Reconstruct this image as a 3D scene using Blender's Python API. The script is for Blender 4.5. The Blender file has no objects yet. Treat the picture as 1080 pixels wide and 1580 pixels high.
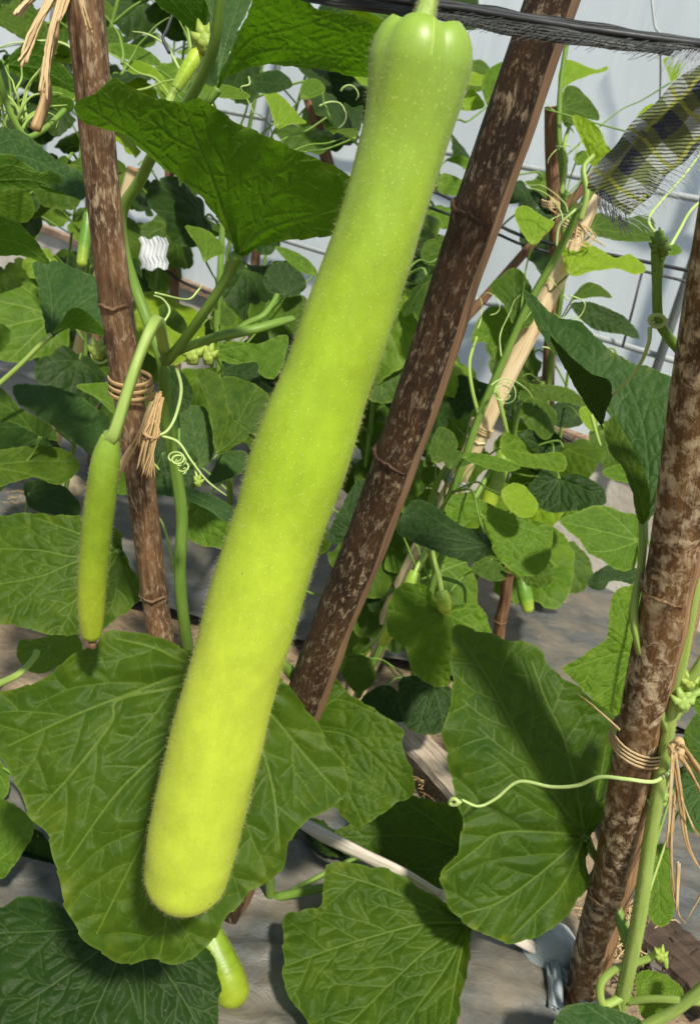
import bpy, math, random
import numpy as np
from mathutils import Vector, Matrix, Euler
from mathutils.geometry import delaunay_2d_cdt

random.seed(7)
rng = np.random.default_rng(7)
scene = bpy.context.scene
COL = scene.collection

# ------------------------------------------------------------------ camera
PITCH, ROLL, FPX, HC = math.radians(20), math.radians(13), 1368.0, 0.85
cF = np.array([0, math.cos(PITCH), -math.sin(PITCH)])
r0 = np.array([1.0, 0, 0]); u0 = np.array([0, math.sin(PITCH), math.cos(PITCH)])
cR = math.cos(ROLL) * r0 + math.sin(ROLL) * u0
cU = math.cos(ROLL) * u0 - math.sin(ROLL) * r0
cC = np.array([0, 0, HC])
cam_d = bpy.data.cameras.new('camera'); cam = bpy.data.objects.new('camera', cam_d); COL.objects.link(cam)
cam.matrix_world = Matrix(((cR[0], cU[0], -cF[0], 0), (cR[1], cU[1], -cF[1], 0), (cR[2], cU[2], -cF[2], HC), (0, 0, 0, 1)))
cam_d.sensor_fit = 'VERTICAL'; cam_d.sensor_height = 36; cam_d.lens = 36 * FPX / 1580
cam_d.clip_start = 0.01; cam_d.clip_end = 500
cam_d.dof.use_dof = True; cam_d.dof.focus_distance = .62; cam_d.dof.aperture_fstop = 18
scene.camera = cam

# ------------------------------------------------------------------ light
SUN = Vector((0.16, -0.58, 0.80)).normalized()          # towards the sun
elev = math.asin(SUN.z)
w = bpy.data.worlds.new('World'); scene.world = w; w.use_nodes = True
nt = w.node_tree; nt.nodes.clear()
sky = nt.nodes.new('ShaderNodeTexSky'); sky.sky_type = 'NISHITA'; sky.sun_disc = False
sky.sun_elevation = elev; sky.sun_rotation = math.atan2(SUN.x, SUN.y)
bg = nt.nodes.new('ShaderNodeBackground'); bg.inputs[1].default_value = 0.10
wo = nt.nodes.new('ShaderNodeOutputWorld')
nt.links.new(sky.outputs[0], bg.inputs[0]); nt.links.new(bg.outputs[0], wo.inputs[0])
sd = bpy.data.lights.new('sun', 'SUN'); sd.energy = 4.6; sd.angle = math.radians(4.0); sd.color = (1, 0.94, 0.82)
so = bpy.data.objects.new('sun', sd); COL.objects.link(so)
so.rotation_euler = SUN.to_track_quat('Z', 'Y').to_euler(); so.location = (2, -3, 5)
scene.view_settings.view_transform = 'Standard'; scene.view_settings.look = 'None'
scene.view_settings.exposure = 0.42; scene.view_settings.gamma = 1

# ------------------------------------------------------------------ helpers: space
def ray(x, y): return cF + cR * ((x - 540) / FPX) + cU * ((790 - y) / FPX)
def P(x, y, d): return cC + ray(x, y) * d
def G(x, y, z=0.0):
    v = ray(x, y); return cC + v * ((z - HC) / v[2])
def PY(x, y, Y):                         # point of the pixel's ray on the vertical plane world-y = Y
    v = ray(x, y); return cC + v * (Y / v[1])
def Parr(xy, d):
    v = cF[None] + cR[None] * ((xy[:, :1] - 540) / FPX) + cU[None] * ((790 - xy[:, 1:2]) / FPX)
    return cC[None] + v * d[:, None]

def catmull(pts, n=6, closed=False):
    pts = [np.asarray(p, float) for p in pts]; out = []; N = len(pts)
    if N < 3 and not closed:
        return np.array([pts[0] + (pts[-1] - pts[0]) * t for t in np.linspace(0, 1, n + 1)])
    rg = range(N) if closed else range(N - 1)
    for i in rg:
        if closed: a, b, c, e = pts[i - 1], pts[i], pts[(i + 1) % N], pts[(i + 2) % N]
        else:
            b, c = pts[i], pts[i + 1]
            a = pts[i - 1] if i else 2 * b - c
            e = pts[i + 2] if i + 2 < N else 2 * c - b
        for k in range(n):
            t = k / n
            out.append(.5 * (2 * b + (c - a) * t + (2 * a - 5 * b + 4 * c - e) * t * t + (3 * b - a - 3 * c + e) * t ** 3))
    if not closed: out.append(pts[-1])
    return np.array(out)

# ------------------------------------------------------------------ helpers: objects
LOC = {}
def mesh_obj(name, verts, faces, mat, parent=None, smooth=True, uvs=None, attrs=None, mats=None, fmat=None):
    me = bpy.data.meshes.new(name)
    me.from_pydata([tuple(v) for v in verts], [], [tuple(int(i) for i in f) for f in faces])
    if smooth: me.polygons.foreach_set('use_smooth', [True] * len(me.polygons))
    for m in (mats or [mat]): me.materials.append(m)
    if fmat is not None: me.polygons.foreach_set('material_index', list(fmat))
    if uvs is not None:
        ul = me.uv_layers.new(name='UVMap')
        li = np.zeros(len(me.loops), dtype=np.int32); me.loops.foreach_get('vertex_index', li)
        ul.data.foreach_set('uv', np.asarray(uvs, dtype=np.float32)[li].ravel())
    for k, a in (attrs or {}).items():
        at = me.attributes.new(k, 'FLOAT', 'POINT'); at.data.foreach_set('value', np.asarray(a, dtype=np.float32))
    me.update()
    return link(name, me, parent)
def link(name, me, parent=None):
    o = bpy.data.objects.new(name, me); COL.objects.link(o)
    if parent is not None:
        o.parent = parent
        o.matrix_parent_inverse = Matrix.Translation(-Vector(LOC.get(parent, (0, 0, 0))))
    return o
def thing(name, label, cat, loc=(0, 0, 0), group=None):
    o = bpy.data.objects.new(name, None); COL.objects.link(o)
    o.location = tuple(loc); o.empty_display_size = .02; LOC[o] = tuple(float(c) for c in loc)
    return tag(o, label, cat, group)
def tag(o, label, cat, group=None):
    o['label'] = label; o['category'] = cat
    if group: o['group'] = group
    return o
def structure(o): o['kind'] = 'structure'; return o

def tube_geo(pts, rad, seg=10, ridges=0, ramp=0.12, cap=True, flat=1.0, twist=0.0):
    pts = np.asarray(pts, float); n = len(pts)
    rad = np.interp(np.linspace(0, 1, n), np.linspace(0, 1, len(rad)), rad) if np.ndim(rad) else np.full(n, rad)
    tan = np.gradient(pts, axis=0); tan /= np.linalg.norm(tan, axis=1)[:, None] + 1e-12
    a = np.cross(tan[0], [0.3, 1, 0.2]); a /= np.linalg.norm(a)
    V, UV = [], []; L = 0
    th = np.arange(seg) * 2 * math.pi / seg
    for i in range(n):
        a = a - tan[i] * np.dot(a, tan[i]); a /= np.linalg.norm(a) + 1e-12
        b = np.cross(tan[i], a)
        if i: L += np.linalg.norm(pts[i] - pts[i - 1])
        rr = rad[i] * (1 + (ramp * np.cos(ridges * th) if ridges else 0))
        tw = th + twist * i
        ring = pts[i] + np.outer(rr * np.cos(tw), a) + np.outer(rr * flat * np.sin(tw), b)
        V.append(ring); UV.append(np.stack([th * max(rad[i], 1e-4), np.full(seg, L)], 1))
    V = np.concatenate(V); UV = np.concatenate(UV); Fc = []
    for i in range(n - 1):
        for k in range(seg):
            k2 = (k + 1) % seg
            Fc.append((i * seg + k, i * seg + k2, (i + 1) * seg + k2, (i + 1) * seg + k))
    if cap:
        Fc.append(tuple(range(seg - 1, -1, -1))); Fc.append(tuple((n - 1) * seg + k for k in range(seg)))
    return V, Fc, UV
def tube(name, pts, rad, mat, parent=None, seg=10, **kw):
    V, Fc, UV = tube_geo(pts, rad, seg, **kw)
    return mesh_obj(name, V, Fc, mat, parent, uvs=UV)
def join_geo(parts):
    V, Fc, UV, o = [], [], [], 0
    for v, f, u in parts:
        V.append(v); UV.append(u); Fc += [tuple(i + o for i in q) for q in f]; o += len(v)
    return np.concatenate(V), Fc, np.concatenate(UV)

def hairs(name, base, nrm, length, width, mat, parent, droop=0.3):
    """short stiff hairs, each a two-triangle blade standing on the surface"""
    n = len(base); L = length * rng.uniform(.5, 1.15, n)[:, None]
    j = rng.normal(0, .35, (n, 3)); dirv = nrm + j; dirv /= np.linalg.norm(dirv, axis=1)[:, None]
    side = np.cross(dirv, rng.normal(0, 1, (n, 3))); side /= np.linalg.norm(side, axis=1)[:, None]
    side = side * width * .5
    mid = base + dirv * L * .55; tip = base + dirv * L + np.array([0, 0, -1]) * L * droop * .5
    V = np.stack([base - side, base + side, mid - side * .7, mid + side * .7, tip], 1).reshape(-1, 3)
    k = np.arange(n)[:, None] * 5
    Fc = np.concatenate([k + [0, 1, 3], k + [0, 3, 2], k + [2, 3, 4]])
    o = mesh_obj(name, V, Fc, mat, parent, smooth=False)
    o['kind'] = 'stuff'; return o

# ------------------------------------------------------------------ materials
class NB:
    def __init__(s, name):
        s.m = bpy.data.materials.new(name); s.m.use_nodes = True; s.t = s.m.node_tree; s.t.nodes.clear()
        s.out = s.t.nodes.new('ShaderNodeOutputMaterial')
    def n(s, typ, ins=None, **kw):
        nd = s.t.nodes.new('ShaderNode' + typ)
        for k, v in kw.items(): setattr(nd, k, v)
        for k, v in (ins or {}).items():
            if isinstance(v, bpy.types.NodeSocket): s.t.links.new(v, nd.inputs[k])
            else: nd.inputs[k].default_value = v
        return nd
    def uv(s): return s.n('TexCoord').outputs['UV']
    def obj(s): return s.n('TexCoord').outputs['Object']
    def mapped(s, v, sc): return s.n('Mapping', {'Vector': v, 'Scale': sc}).outputs[0]
    def noise(s, v, sc, det=4, rough=.55, dist=0): return s.n('TexNoise', {'Vector': v, 'Scale': sc, 'Detail': det, 'Roughness': rough, 'Distortion': dist}).outputs[0]
    def vor(s, v, sc, feat='F1', rnd=1.0): return s.n('TexVoronoi', {'Vector': v, 'Scale': sc, 'Randomness': rnd}, feature=feat).outputs['Distance']
    def ramp(s, f, stops, interp='LINEAR'):
        nd = s.n('ValToRGB', {'Fac': f}); cr = nd.color_ramp; cr.interpolation = interp
        while len(cr.elements) < len(stops): cr.elements.new(.5)
        for e, (p_, c) in zip(cr.elements, stops):
            e.position = p_; e.color = (c, c, c, 1) if not hasattr(c, '__len__') else (*c, 1)
        return nd.outputs[0]
    def mix(s, f, a, b, mode='MIX'):
        nd = s.n('Mix', data_type='RGBA', blend_type=mode)
        for i, v in ((0, f), (6, a), (7, b)):
            if isinstance(v, bpy.types.NodeSocket): s.t.links.new(v, nd.inputs[i])
            elif i == 0: nd.inputs[0].default_value = v
            else: nd.inputs[i].default_value = (*v, 1)
        return nd.outputs[2]
    def math(s, op, a, b=0.0, c=None, clamp=False):
        nd = s.n('Math', operation=op, use_clamp=clamp)
        for i, v in enumerate((a, b) if c is None else (a, b, c)):
            if isinstance(v, bpy.types.NodeSocket): s.t.links.new(v, nd.inputs[i])
            else: nd.inputs[i].default_value = v
        return nd.outputs[0]
    def bump(s, h, strength=.5, dist=.002): return s.n('Bump', {'Height': h, 'Strength': strength, 'Distance': dist}).outputs[0]
    def principled(s, **ins):
        d = {k.replace('_', ' '): v for k, v in ins.items()}
        for k, v in list(d.items()):
            if isinstance(v, tuple) and len(v) == 3 and ('Color' in k or 'Tint' in k): d[k] = (*v, 1)
        return s.n('BsdfPrincipled', d).outputs[0]
    def done(s, sh): s.t.links.new(sh, s.out.inputs[0]); return s.m
    def addmix(s, f, a, b):
        nd = s.n('MixShader'); nd.inputs[0].default_value = f
        s.t.links.new(a, nd.inputs[1]); s.t.links.new(b, nd.inputs[2]); return nd.outputs[0]

def leaf_mat(name, dark, light, vein, trans, tmix=.3, rough=.55, bstr=.55, net=.5):
    b = NB(name); uv = b.uv()
    a1 = b.ramp(b.math('MULTIPLY', b.n('Attribute', attribute_name='vm').outputs['Fac'], .25), [(0, 1), (.2, .85), (.36, 0)])
    a2 = b.ramp(b.math('MULTIPLY', b.n('Attribute', attribute_name='vs').outputs['Fac'], .25), [(0, .62), (.2, .5), (.42, 0)])
    at = b.math('MAXIMUM', a1, a2)
    ed = b.n('Attribute', attribute_name='margin').outputs['Fac']
    rnd = b.n('ObjectInfo').outputs['Random']
    wob = b.n('TexNoise', {'Vector': uv, 'Scale': 7.0, 'Detail': 3.0}).outputs['Color']
    w2 = b.n('VectorMath', {0: wob, 1: (.16, .16, 0)}, operation='MULTIPLY').outputs[0]
    uvd = b.n('VectorMath', {0: uv, 1: w2}, operation='ADD').outputs[0]
    v1 = b.vor(uvd, 5.5, 'DISTANCE_TO_EDGE'); v2 = b.vor(uvd, 15.0, 'DISTANCE_TO_EDGE')
    l1 = b.ramp(v1, [(0, 1), (.045, 0)]); l2 = b.ramp(v2, [(0, 1), (.10, 0)])
    fade = b.ramp(b.noise(uv, 3.1, 2), [(.35, .15), (.62, 1)])
    netv = b.math('MULTIPLY', b.math('MAXIMUM', b.math('MULTIPLY', l1, .8), b.math('MULTIPLY', l2, .14)), fade)
    netv = b.math('MULTIPLY', netv, net)
    tot = b.math('MAXIMUM', b.math('MULTIPLY', at, .78), netv, clamp=True)
    nz = b.ramp(b.noise(uv, 2.6, 5, .6), [(.3, 0), (.7, 1)])
    col = b.mix(nz, dark, light)
    sp = b.ramp(b.noise(uv, 38, 3, .6), [(.35, .9), (.7, 1.07)])
    col = b.mix(1.0, col, sp, 'MULTIPLY')
    rv = b.ramp(rnd, [(0, (.86, .9, .92)), (.5, (1, 1, 1)), (1, (1.16, 1.06, .8))])
    col = b.mix(1.0, col, rv, 'MULTIPLY')
    blot = b.ramp(b.noise(uv, 6.5, 3, .5), [(.70, 0), (.80, .16)])
    col = b.mix(blot, col, (light[0] * 1.5, light[1] * 1.15, light[2]))
    col = b.mix(tot, col, vein)
    spot = b.math('MULTIPLY', b.ramp(b.vor(uvd, 7.0), [(.045, 1), (.075, 0)]), b.ramp(b.noise(uv, 1.7, 2), [(.52, 0), (.58, .8)]))
    col = b.mix(spot, col, (.20, .15, .045))
    worn = b.math('MULTIPLY', b.n('Attribute', attribute_name='rim').outputs['Fac'], b.ramp(b.noise(uv, 4.2, 4, .6), [(.52, 0), (.68, .8)]))
    col = b.mix(worn, col, (vein[0] * 1.25, vein[1] * 1.0, vein[2] * .6))
    col = b.mix(b.math('MULTIPLY', ed, .55), col, vein)
    h = b.math('ADD', b.math('MULTIPLY', netv, -.9), b.math('MULTIPLY', b.noise(uv, 26, 3, .6), .45))
    h = b.math('ADD', h, b.math('MULTIPLY', b.ramp(v1, [(0, 0), (.3, 1)]), .42))
    nb = b.bump(h, bstr, .0014)
    p = b.principled(Base_Color=col, Roughness=rough, Normal=nb, Specular_IOR_Level=.18, Sheen_Weight=.03, Sheen_Roughness=.5)
    tc = b.mix(tot, b.mix(1.0, rv, trans, 'MULTIPLY'), (trans[0] * .75, trans[1] * .8, trans[2] * .8))
    tr = b.n('BsdfTranslucent', {'Color': tc, 'Normal': nb}).outputs[0]
    return b.done(b.addmix(tmix, p, tr))
M = {}
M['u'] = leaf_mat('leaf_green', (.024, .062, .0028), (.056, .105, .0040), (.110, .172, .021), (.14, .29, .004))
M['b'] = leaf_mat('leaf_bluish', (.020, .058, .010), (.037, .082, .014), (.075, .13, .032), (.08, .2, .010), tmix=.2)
M['k'] = leaf_mat('leaf_shaded', (.009, .029, .002), (.018, .046, .003), (.045, .085, .014), (.05, .13, .004), tmix=.2)  # shade on the dark leaves is put into this deep green
M['d'] = leaf_mat('leaf_underside', (.032, .082, .004), (.050, .110, .005), (.18, .28, .05), (.12, .32, .006), tmix=.40, rough=.7, net=.6)
M['y'] = leaf_mat('leaf_young', (.13, .24, .010), (.19, .31, .012), (.30, .40, .06), (.32, .52, .010), tmix=.40)
M['l'] = leaf_mat('leaf_light', (.056, .122, .006), (.096, .178, .009), (.17, .26, .038), (.20, .40, .010), tmix=.34, bstr=.7, net=.5)

def simple_mat(name, cols, scale=(8, 8, 8), nsc=10, rough=.6, bump=.4, bd=.002, coord='uv', det=5, spec=.35, trans=None, lo=.3, hi=.7):
    b = NB(name); v = b.mapped(b.uv() if coord == 'uv' else b.obj(), scale)
    nz = b.noise(v, nsc, det, .6)
    st = [(lo + (hi - lo) * i / (len(cols) - 1), c) for i, c in enumerate(cols)]
    col = b.ramp(nz, st)
    p = b.principled(Base_Color=col, Roughness=rough, Normal=b.bump(nz, bump, bd), Specular_IOR_Level=spec)
    if trans:
        tr = b.n('BsdfTranslucent', {'Color': (*trans, 1)}).outputs[0]; p = b.addmix(.25, p, tr)
    return b.done(p)
M['stem'] = simple_mat('green_stem', [(.13, .24, .035), (.22, .36, .06)], (300, 25, 1), 1, .5, .3, .0008, trans=(.3, .45, .05))
M['stem_l'] = simple_mat('pale_stem', [(.26, .40, .07), (.40, .52, .14)], (300, 25, 1), 1, .5, .3, .0008, trans=(.4, .5, .08))
M['stem_dry'] = simple_mat('dry_stem', [(.24, .14, .06), (.50, .35, .16)], (400, 20, 1), 1, .7, .5, .001)
M['tendril'] = simple_mat('tendril_green', [(.32, .44, .12), (.42, .54, .2)], (80, 80, 1), 1, .5, .1, .0005)
M['raffia'] = simple_mat('dry_raffia', [(.24, .15, .06), (.52, .38, .19), (.68, .54, .32)], (1400, 30, 1), 1, .7, .6, .0008)
M['raffia_d'] = simple_mat('brown_raffia', [(.18, .10, .035), (.42, .28, .12), (.58, .43, .22)], (1400, 30, 1), 1, .7, .6, .0008)
M['bud'] = simple_mat('bud_green', [(.25, .38, .05), (.42, .5, .1)], (100, 100, 1), 1, .5, .3, .001, trans=(.4, .5, .05))
M['hair'] = NB('pale_hair')
_h = M['hair']
M['hair'] = _h.done(_h.addmix(.45, _h.principled(Base_Color=(.60, .56, .30), Roughness=.5), _h.n('BsdfTranslucent', {'Color': (.62, .58, .32, 1)}).outputs[0]))

def bamboo_mat(name, dark, mid, lichen, amt=.62, sc=(120, 62), dist=.4):
    b = NB(name); uv = b.uv()
    st = b.noise(b.mapped(uv, (260, 12, 1)), 1, 6, .6)
    bl = b.noise(b.mapped(uv, (*sc, 1)), 1, 6, .7, dist)
    base = b.mix(b.ramp(st, [(.3, 0), (.72, 1)]), dark, mid)
    big = b.noise(b.mapped(uv, (28, 9, 1)), 1, 4, .6)
    base = b.mix(b.ramp(big, [(.4, 0), (.62, .85)]), base, tuple(c * .3 for c in dark))
    patch = b.ramp(b.noise(b.mapped(uv, (20, 14, 1)), 1, 4, .65, .5), [(.38, .25), (.58, 1)])
    sp = b.math('MULTIPLY', b.ramp(bl, [(amt - .07, 0), (amt + .06, 1)]), patch)
    base = b.mix(b.math('MULTIPLY', sp, .85), base, lichen)
    fine = b.ramp(b.noise(b.mapped(uv, (420, 160, 1)), 1, 3, .6), [(.56, 0), (.72, .5)])
    base = b.mix(b.math('MULTIPLY', fine, patch), base, lichen)
    crk = b.ramp(b.noise(b.mapped(uv, (700, 9, 1)), 1, 3, .5), [(.30, .7), (.40, 0)])
    base = b.mix(crk, base, tuple(c * .25 for c in dark))
    h = b.math('ADD', b.math('MULTIPLY', st, .7), b.math('MULTIPLY', bl, .8))
    return b.done(b.principled(Base_Color=base, Roughness=.62, Specular_IOR_Level=.35, Normal=b.bump(h, .7, .002)))
M['bam_dark'] = bamboo_mat('bamboo_dark_mottled', (.028, .013, .005), (.085, .042, .016), (.38, .30, .19), .60, (170, 70))
M['bam_grey'] = bamboo_mat('bamboo_grey_brown', (.085, .040, .017), (.25, .14, .065), (.45, .35, .22), .57, (260, 70), .2)
M['bam_mott'] = bamboo_mat('bamboo_lichen', (.075, .036, .012), (.20, .105, .038), (.58, .47, .30), .545, (85, 60), .5)
M['split'] = simple_mat('split_bamboo', [(.10, .048, .02), (.24, .13, .058), (.40, .25, .125)], (500, 10, 1), 1, .75, .7, .0015)
M['pale'] = simple_mat('pale_reed', [(.38, .24, .10), (.66, .52, .30), (.75, .62, .40)], (220, 12, 1), 1, .6, .5, .0012)
M['thin'] = simple_mat('thin_brown_stick', [(.06, .03, .016), (.17, .085, .04), (.28, .17, .09)], (300, 18, 1), 1, .7, .6, .0012)

# gourd skin: colour changes along the fruit, own greening plus painted shade (v of the UV runs from stalk 0 to tip 1)
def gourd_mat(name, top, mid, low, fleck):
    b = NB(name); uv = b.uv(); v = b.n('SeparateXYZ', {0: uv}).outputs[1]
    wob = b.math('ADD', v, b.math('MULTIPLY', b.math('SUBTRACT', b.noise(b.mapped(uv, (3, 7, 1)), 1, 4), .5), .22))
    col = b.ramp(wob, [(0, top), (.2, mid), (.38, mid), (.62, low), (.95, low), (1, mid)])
    strk = b.ramp(b.noise(b.mapped(uv, (16, 2.2, 1)), 1, 4, .6), [(.3, .95), (.7, 1.03)])
    col = b.mix(1.0, col, strk, 'MULTIPLY')
    mot = b.ramp(b.noise(b.mapped(uv, (9, 22, 1)), 1, 5, .65), [(.36, .9), (.66, 1.07)])
    col = b.mix(1.0, col, mot, 'MULTIPLY')
    fl = b.ramp(b.vor(b.mapped(uv, (60, 190, 1)), 1), [(.09, .5), (.2, 0)])
    col = b.mix(fl, col, fleck)
    pat = b.ramp(b.noise(b.mapped(uv, (2.6, 6.5, 1)), 1, 4, .6, .6), [(.36, .90), (.5, 1), (.66, 1.05)])
    col = b.mix(1.0, col, pat, 'MULTIPLY')
    scar = b.math('MULTIPLY', b.ramp(b.noise(b.mapped(uv, (14, 60, 1)), 1, 5, .7, 1.2), [(.70, 0), (.76, .5)]), b.ramp(b.noise(b.mapped(uv, (3, 9, 1)), 1, 2), [(.5, 0), (.6, 1)]))
    col = b.mix(scar, col, (.42, .40, .14))
    ds = b.ramp(b.vor(b.mapped(uv, (9, 26, 1)), 1), [(.03, .75), (.05, 0)])
    col = b.mix(ds, col, (.12, .16, .03))
    h = b.math('ADD', b.noise(b.mapped(uv, (12, 30, 1)), 1, 3), b.math('MULTIPLY', b.noise(b.mapped(uv, (90, 240, 1)), 1, 3), .25))
    p = b.principled(Base_Color=col, Roughness=.40, Specular_IOR_Level=.42, Normal=b.bump(h, .18, .002),
                     Subsurface_Weight=.25, Subsurface_Radius=(.012, .012, .003), Subsurface_Scale=1.0)
    return b.done(p)
M['gourd'] = gourd_mat('gourd_skin', (.215, .335, .042), (.285, .42, .020), (.415, .52, .040), (.55, .64, .17))  # greener top is its own; partial upper shade also darkens top and mid
M['gourd2'] = gourd_mat('shaded_young_gourd_skin', (.20, .32, .030), (.17, .26, .010), (.24, .31, .015), (.42, .5, .14))  # darker olive carries the partial shade on the small gourd
M['gourd3'] = gourd_mat('deep_gourd_skin', (.09, .2, .02), (.10, .22, .015), (.26, .36, .03), (.2, .34, .08))

# ------------------------------------------------------------------ setting: ground, film, wall
b = NB('soil'); o_ = b.obj()
n1 = b.noise(o_, 3, 6, .6); n2 = b.noise(o_, 45, 6, .7); n3 = b.vor(o_, 60)
colr = b.mix(b.ramp(n2, [(.3, 0), (.7, 1)]), (.12, .075, .04), (.34, .24, .14))
colr = b.mix(b.ramp(n1, [(.35, 0), (.65, .6)]), colr, (.38, .30, .19))
M['soil'] = b.done(b.principled(Base_Color=colr, Roughness=.95, Normal=b.bump(b.math('ADD', n2, b.math('MULTIPLY', n3, .4)), 1, .012)))
b = NB('mulch_plastic'); o_ = b.obj()
ln = b.noise(b.mapped(o_, (20, 32, 14)), 1, 6, .65, 1.4); dd = b.noise(o_, 9, 6, .65)
colr = b.mix(b.ramp(ln, [(.35, 0), (.7, 1)]), (.050, .056, .055), (.105, .112, .108))
colr = b.mix(b.ramp(dd, [(.42, 0), (.66, .7)]), colr, (.20, .165, .115))
M['mulch'] = b.done(b.principled(Base_Color=colr, Roughness=.42, Specular_IOR_Level=.5, Normal=b.bump(b.math('ADD', ln, b.math('MULTIPLY', dd, .5)), .6, .006)))
b = NB('plaster'); o_ = b.obj()
n1 = b.noise(o_, 5, 6, .65)
M['plaster'] = b.done(b.principled(Base_Color=b.ramp(n1, [(.3, (.40, .35, .28)), (.6, (.58, .54, .47))]), Roughness=.9, Normal=b.bump(b.noise(o_, 60, 5), .5, .004)))
b = NB('greenhouse_film'); o_ = b.obj()
n1 = b.noise(o_, 1.6, 4, .6); n2 = b.noise(b.mapped(o_, (6, 6, 1.3)), 1, 4, .55, .5)
fc = b.mix(b.ramp(n1, [(.3, 0), (.7, 1)]), (.80, .875, .885), (.85, .91, .915))
nb_ = b.bump(n2, .22, .03)
sh = b.addmix(.4, b.principled(Base_Color=fc, Roughness=.38, Normal=nb_, Specular_IOR_Level=.4), b.n('BsdfTranslucent', {'Color': (.76, .82, .86, 1), 'Normal': nb_}).outputs[0])
M['film'] = b.done(sh)
M['board'] = simple_mat('weathered_board', [(.12, .065, .04), (.26, .17, .11), (.38, .30, .22)], (9, 9, 60), 6, .8, .6, .004, coord='obj')
M['rail'] = simple_mat('galvanised_pipe', [(.24, .27, .27), (.36, .38, .38)], (20, 20, 20), 2, .45, .2, .001, coord='obj')
M['black'] = simple_mat('black_plastic', [(.012, .013, .014), (.04, .042, .044)], (200, 40, 1), 1, .45, .4, .001)

def sheet(name, x0, x1, y0, y1, nx, ny, zf, mat):
    xs = np.linspace(x0, x1, nx); ys = np.linspace(y0, y1, ny)
    X, Y = np.meshgrid(xs, ys); Z = zf(X, Y)
    V = np.stack([X, Y, Z], -1).reshape(-1, 3)
    Fc = [(j * nx + i, j * nx + i + 1, (j + 1) * nx + i + 1, (j + 1) * nx + i) for j in range(ny - 1) for i in range(nx - 1)]
    return mesh_obj(name, V, Fc, mat)
def nz2(X, Y, f, s):
    r_ = np.random.default_rng(s); Z = 0
    for k in range(6):
        a = r_.uniform(0, 6.28); q = f * r_.uniform(.6, 1.7); Z = Z + np.sin((X * math.cos(a) + Y * math.sin(a)) * q + r_.uniform(0, 6.28))
    return Z / 6
gr = structure(mesh_obj('ground', [(-80, -80, -.03), (80, -80, -.03), (80, 80, -.03), (-80, 80, -.03)], [(0, 1, 2, 3)], M['soil'], smooth=False))
near = structure(sheet('soil_bed', -3.2, 2.6, -.6, 5.4, 200, 200, lambda X, Y: -.012 + .011 * nz2(X, Y, 40, 1) + .009 * nz2(X, Y, 11, 2), M['soil']))
def wr(s): return lambda X, Y: .016 + .007 * nz2(X * .5, Y * 1.3, 70, s) + .008 * nz2(X, Y, 9, s + 1) + .004 * np.abs(nz2(X * .5, Y * 1.3, 120, s + 2))
film1 = structure(sheet('mulch_film', -3.0, 2.4, 1.52, 5.2, 260, 240, wr(3), M['mulch']))
film2 = structure(sheet('mulch_film', -.40, .37, .66, 1.12, 130, 80, wr(8), M['mulch']))
film3 = structure(sheet('mulch_film', .50, 1.2, .88, 1.5, 80, 90, wr(12), M['mulch']))

# the wall runs from far left to near right; local x along it, local y towards its outside
wa, wb = np.array([-1.76, 4.23]), np.array([.70, 2.16])
wd = (wb - wa) / np.linalg.norm(wb - wa); wn = np.array([-wd[1], wd[0]])
if wn[1] < 0: wn = -wn
def WP(s, off, z):
    q = wa + wd * s + wn * off; return np.array([q[0], q[1], z])
wall = thing('greenhouse_wall', 'white plastic film greenhouse wall on a low plastered base behind the plants', 'wall', WP(2.5, .06, 0))
def wbox(name, s0, s1, o0, o1, z0, z1, mat, nseg=1, jit=0):
    V, Fc = [], []
    for i in range(nseg + 1):
        s = s0 + (s1 - s0) * i / nseg; j = rng.uniform(-jit, jit, 2)
        V += [WP(s, o0, z0 + j[0]), WP(s, o1, z0 + j[0]), WP(s, o1, z1 + j[1]), WP(s, o0, z1 + j[1])]
    for i in range(nseg):
        a = 4 * i; c = a + 4
        for k in range(4): Fc.append((a + k, a + (k + 1) % 4, c + (k + 1) % 4, c + k))
    Fc += [(3, 2, 1, 0), tuple(4 * nseg + k for k in range(4))]
    return mesh_obj(name, V, Fc, mat, wall, smooth=False)
wbox('plaster_base', -3, 6, .01, .16, -.05, .335, M['plaster'])
for i in range(6): wbox('board', -3 + 1.5 * i, -1.505 + 1.5 * i, -.012, .12, .338, .366, M['board'], 6, .004)
V, Fc, ns, nzv = [], [], 90, 26
for j in range(nzv + 1):
    t = j / nzv; z = .36 + 2.5 * min(1, t * 1.25) ** 1.0 if t < .8 else 2.86 + .55 * math.sin((t - .8) * 5 * math.pi / 2)
    inw = 0.03 if t < .8 else .03 - .12 * (1 - math.cos((t - .8) * 5 * math.pi / 2))
    for i in range(ns + 1):
        s = -3 + 9 * i / ns
        V.append(WP(s, inw + .010 * math.sin(s * 7 + z * 2) * math.sin(z * 3 + s) + .006 * math.sin(s * 23 + 3 * z), z))
for j in range(nzv):
    for i in range(ns):
        a = j * (ns + 1) + i; Fc.append((a, a + 1, a + ns + 2, a + ns + 1))
mesh_obj('film_sheet', V, Fc, M['film'], wall)
for z in (.62, .98): tube('rail', [WP(-3, -.012, z), WP(6, -.012, z)], .008, M['rail'], wall)
for s in (-1.4, .1, 1.6, 3.16, 4.6): tube('hoop', [WP(s, -.03, .3), WP(s, -.03, 2.2), WP(s, -.05, 2.86), WP(s, -.14, 3.4)], .011, M['rail'], wall)
def on_wall(x, y):
    v = ray(x, y); c2 = cC[:2]; n = wn
    d = np.dot(wa - c2 + n * -.045, n) / np.dot(v[:2], n); return cC + v * d
tube('seam_cord', [on_wall(990, 420), on_wall(975, 480), on_wall(960, 535)], .003, M['black'], wall, 6)
tube('seam_cord', catmull([on_wall(1004, -10), on_wall(1010, 40), on_wall(1018, 60), on_wall(1018, 150), on_wall(1012, 190)]), .003, M['rail'], wall, 6)

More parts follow.
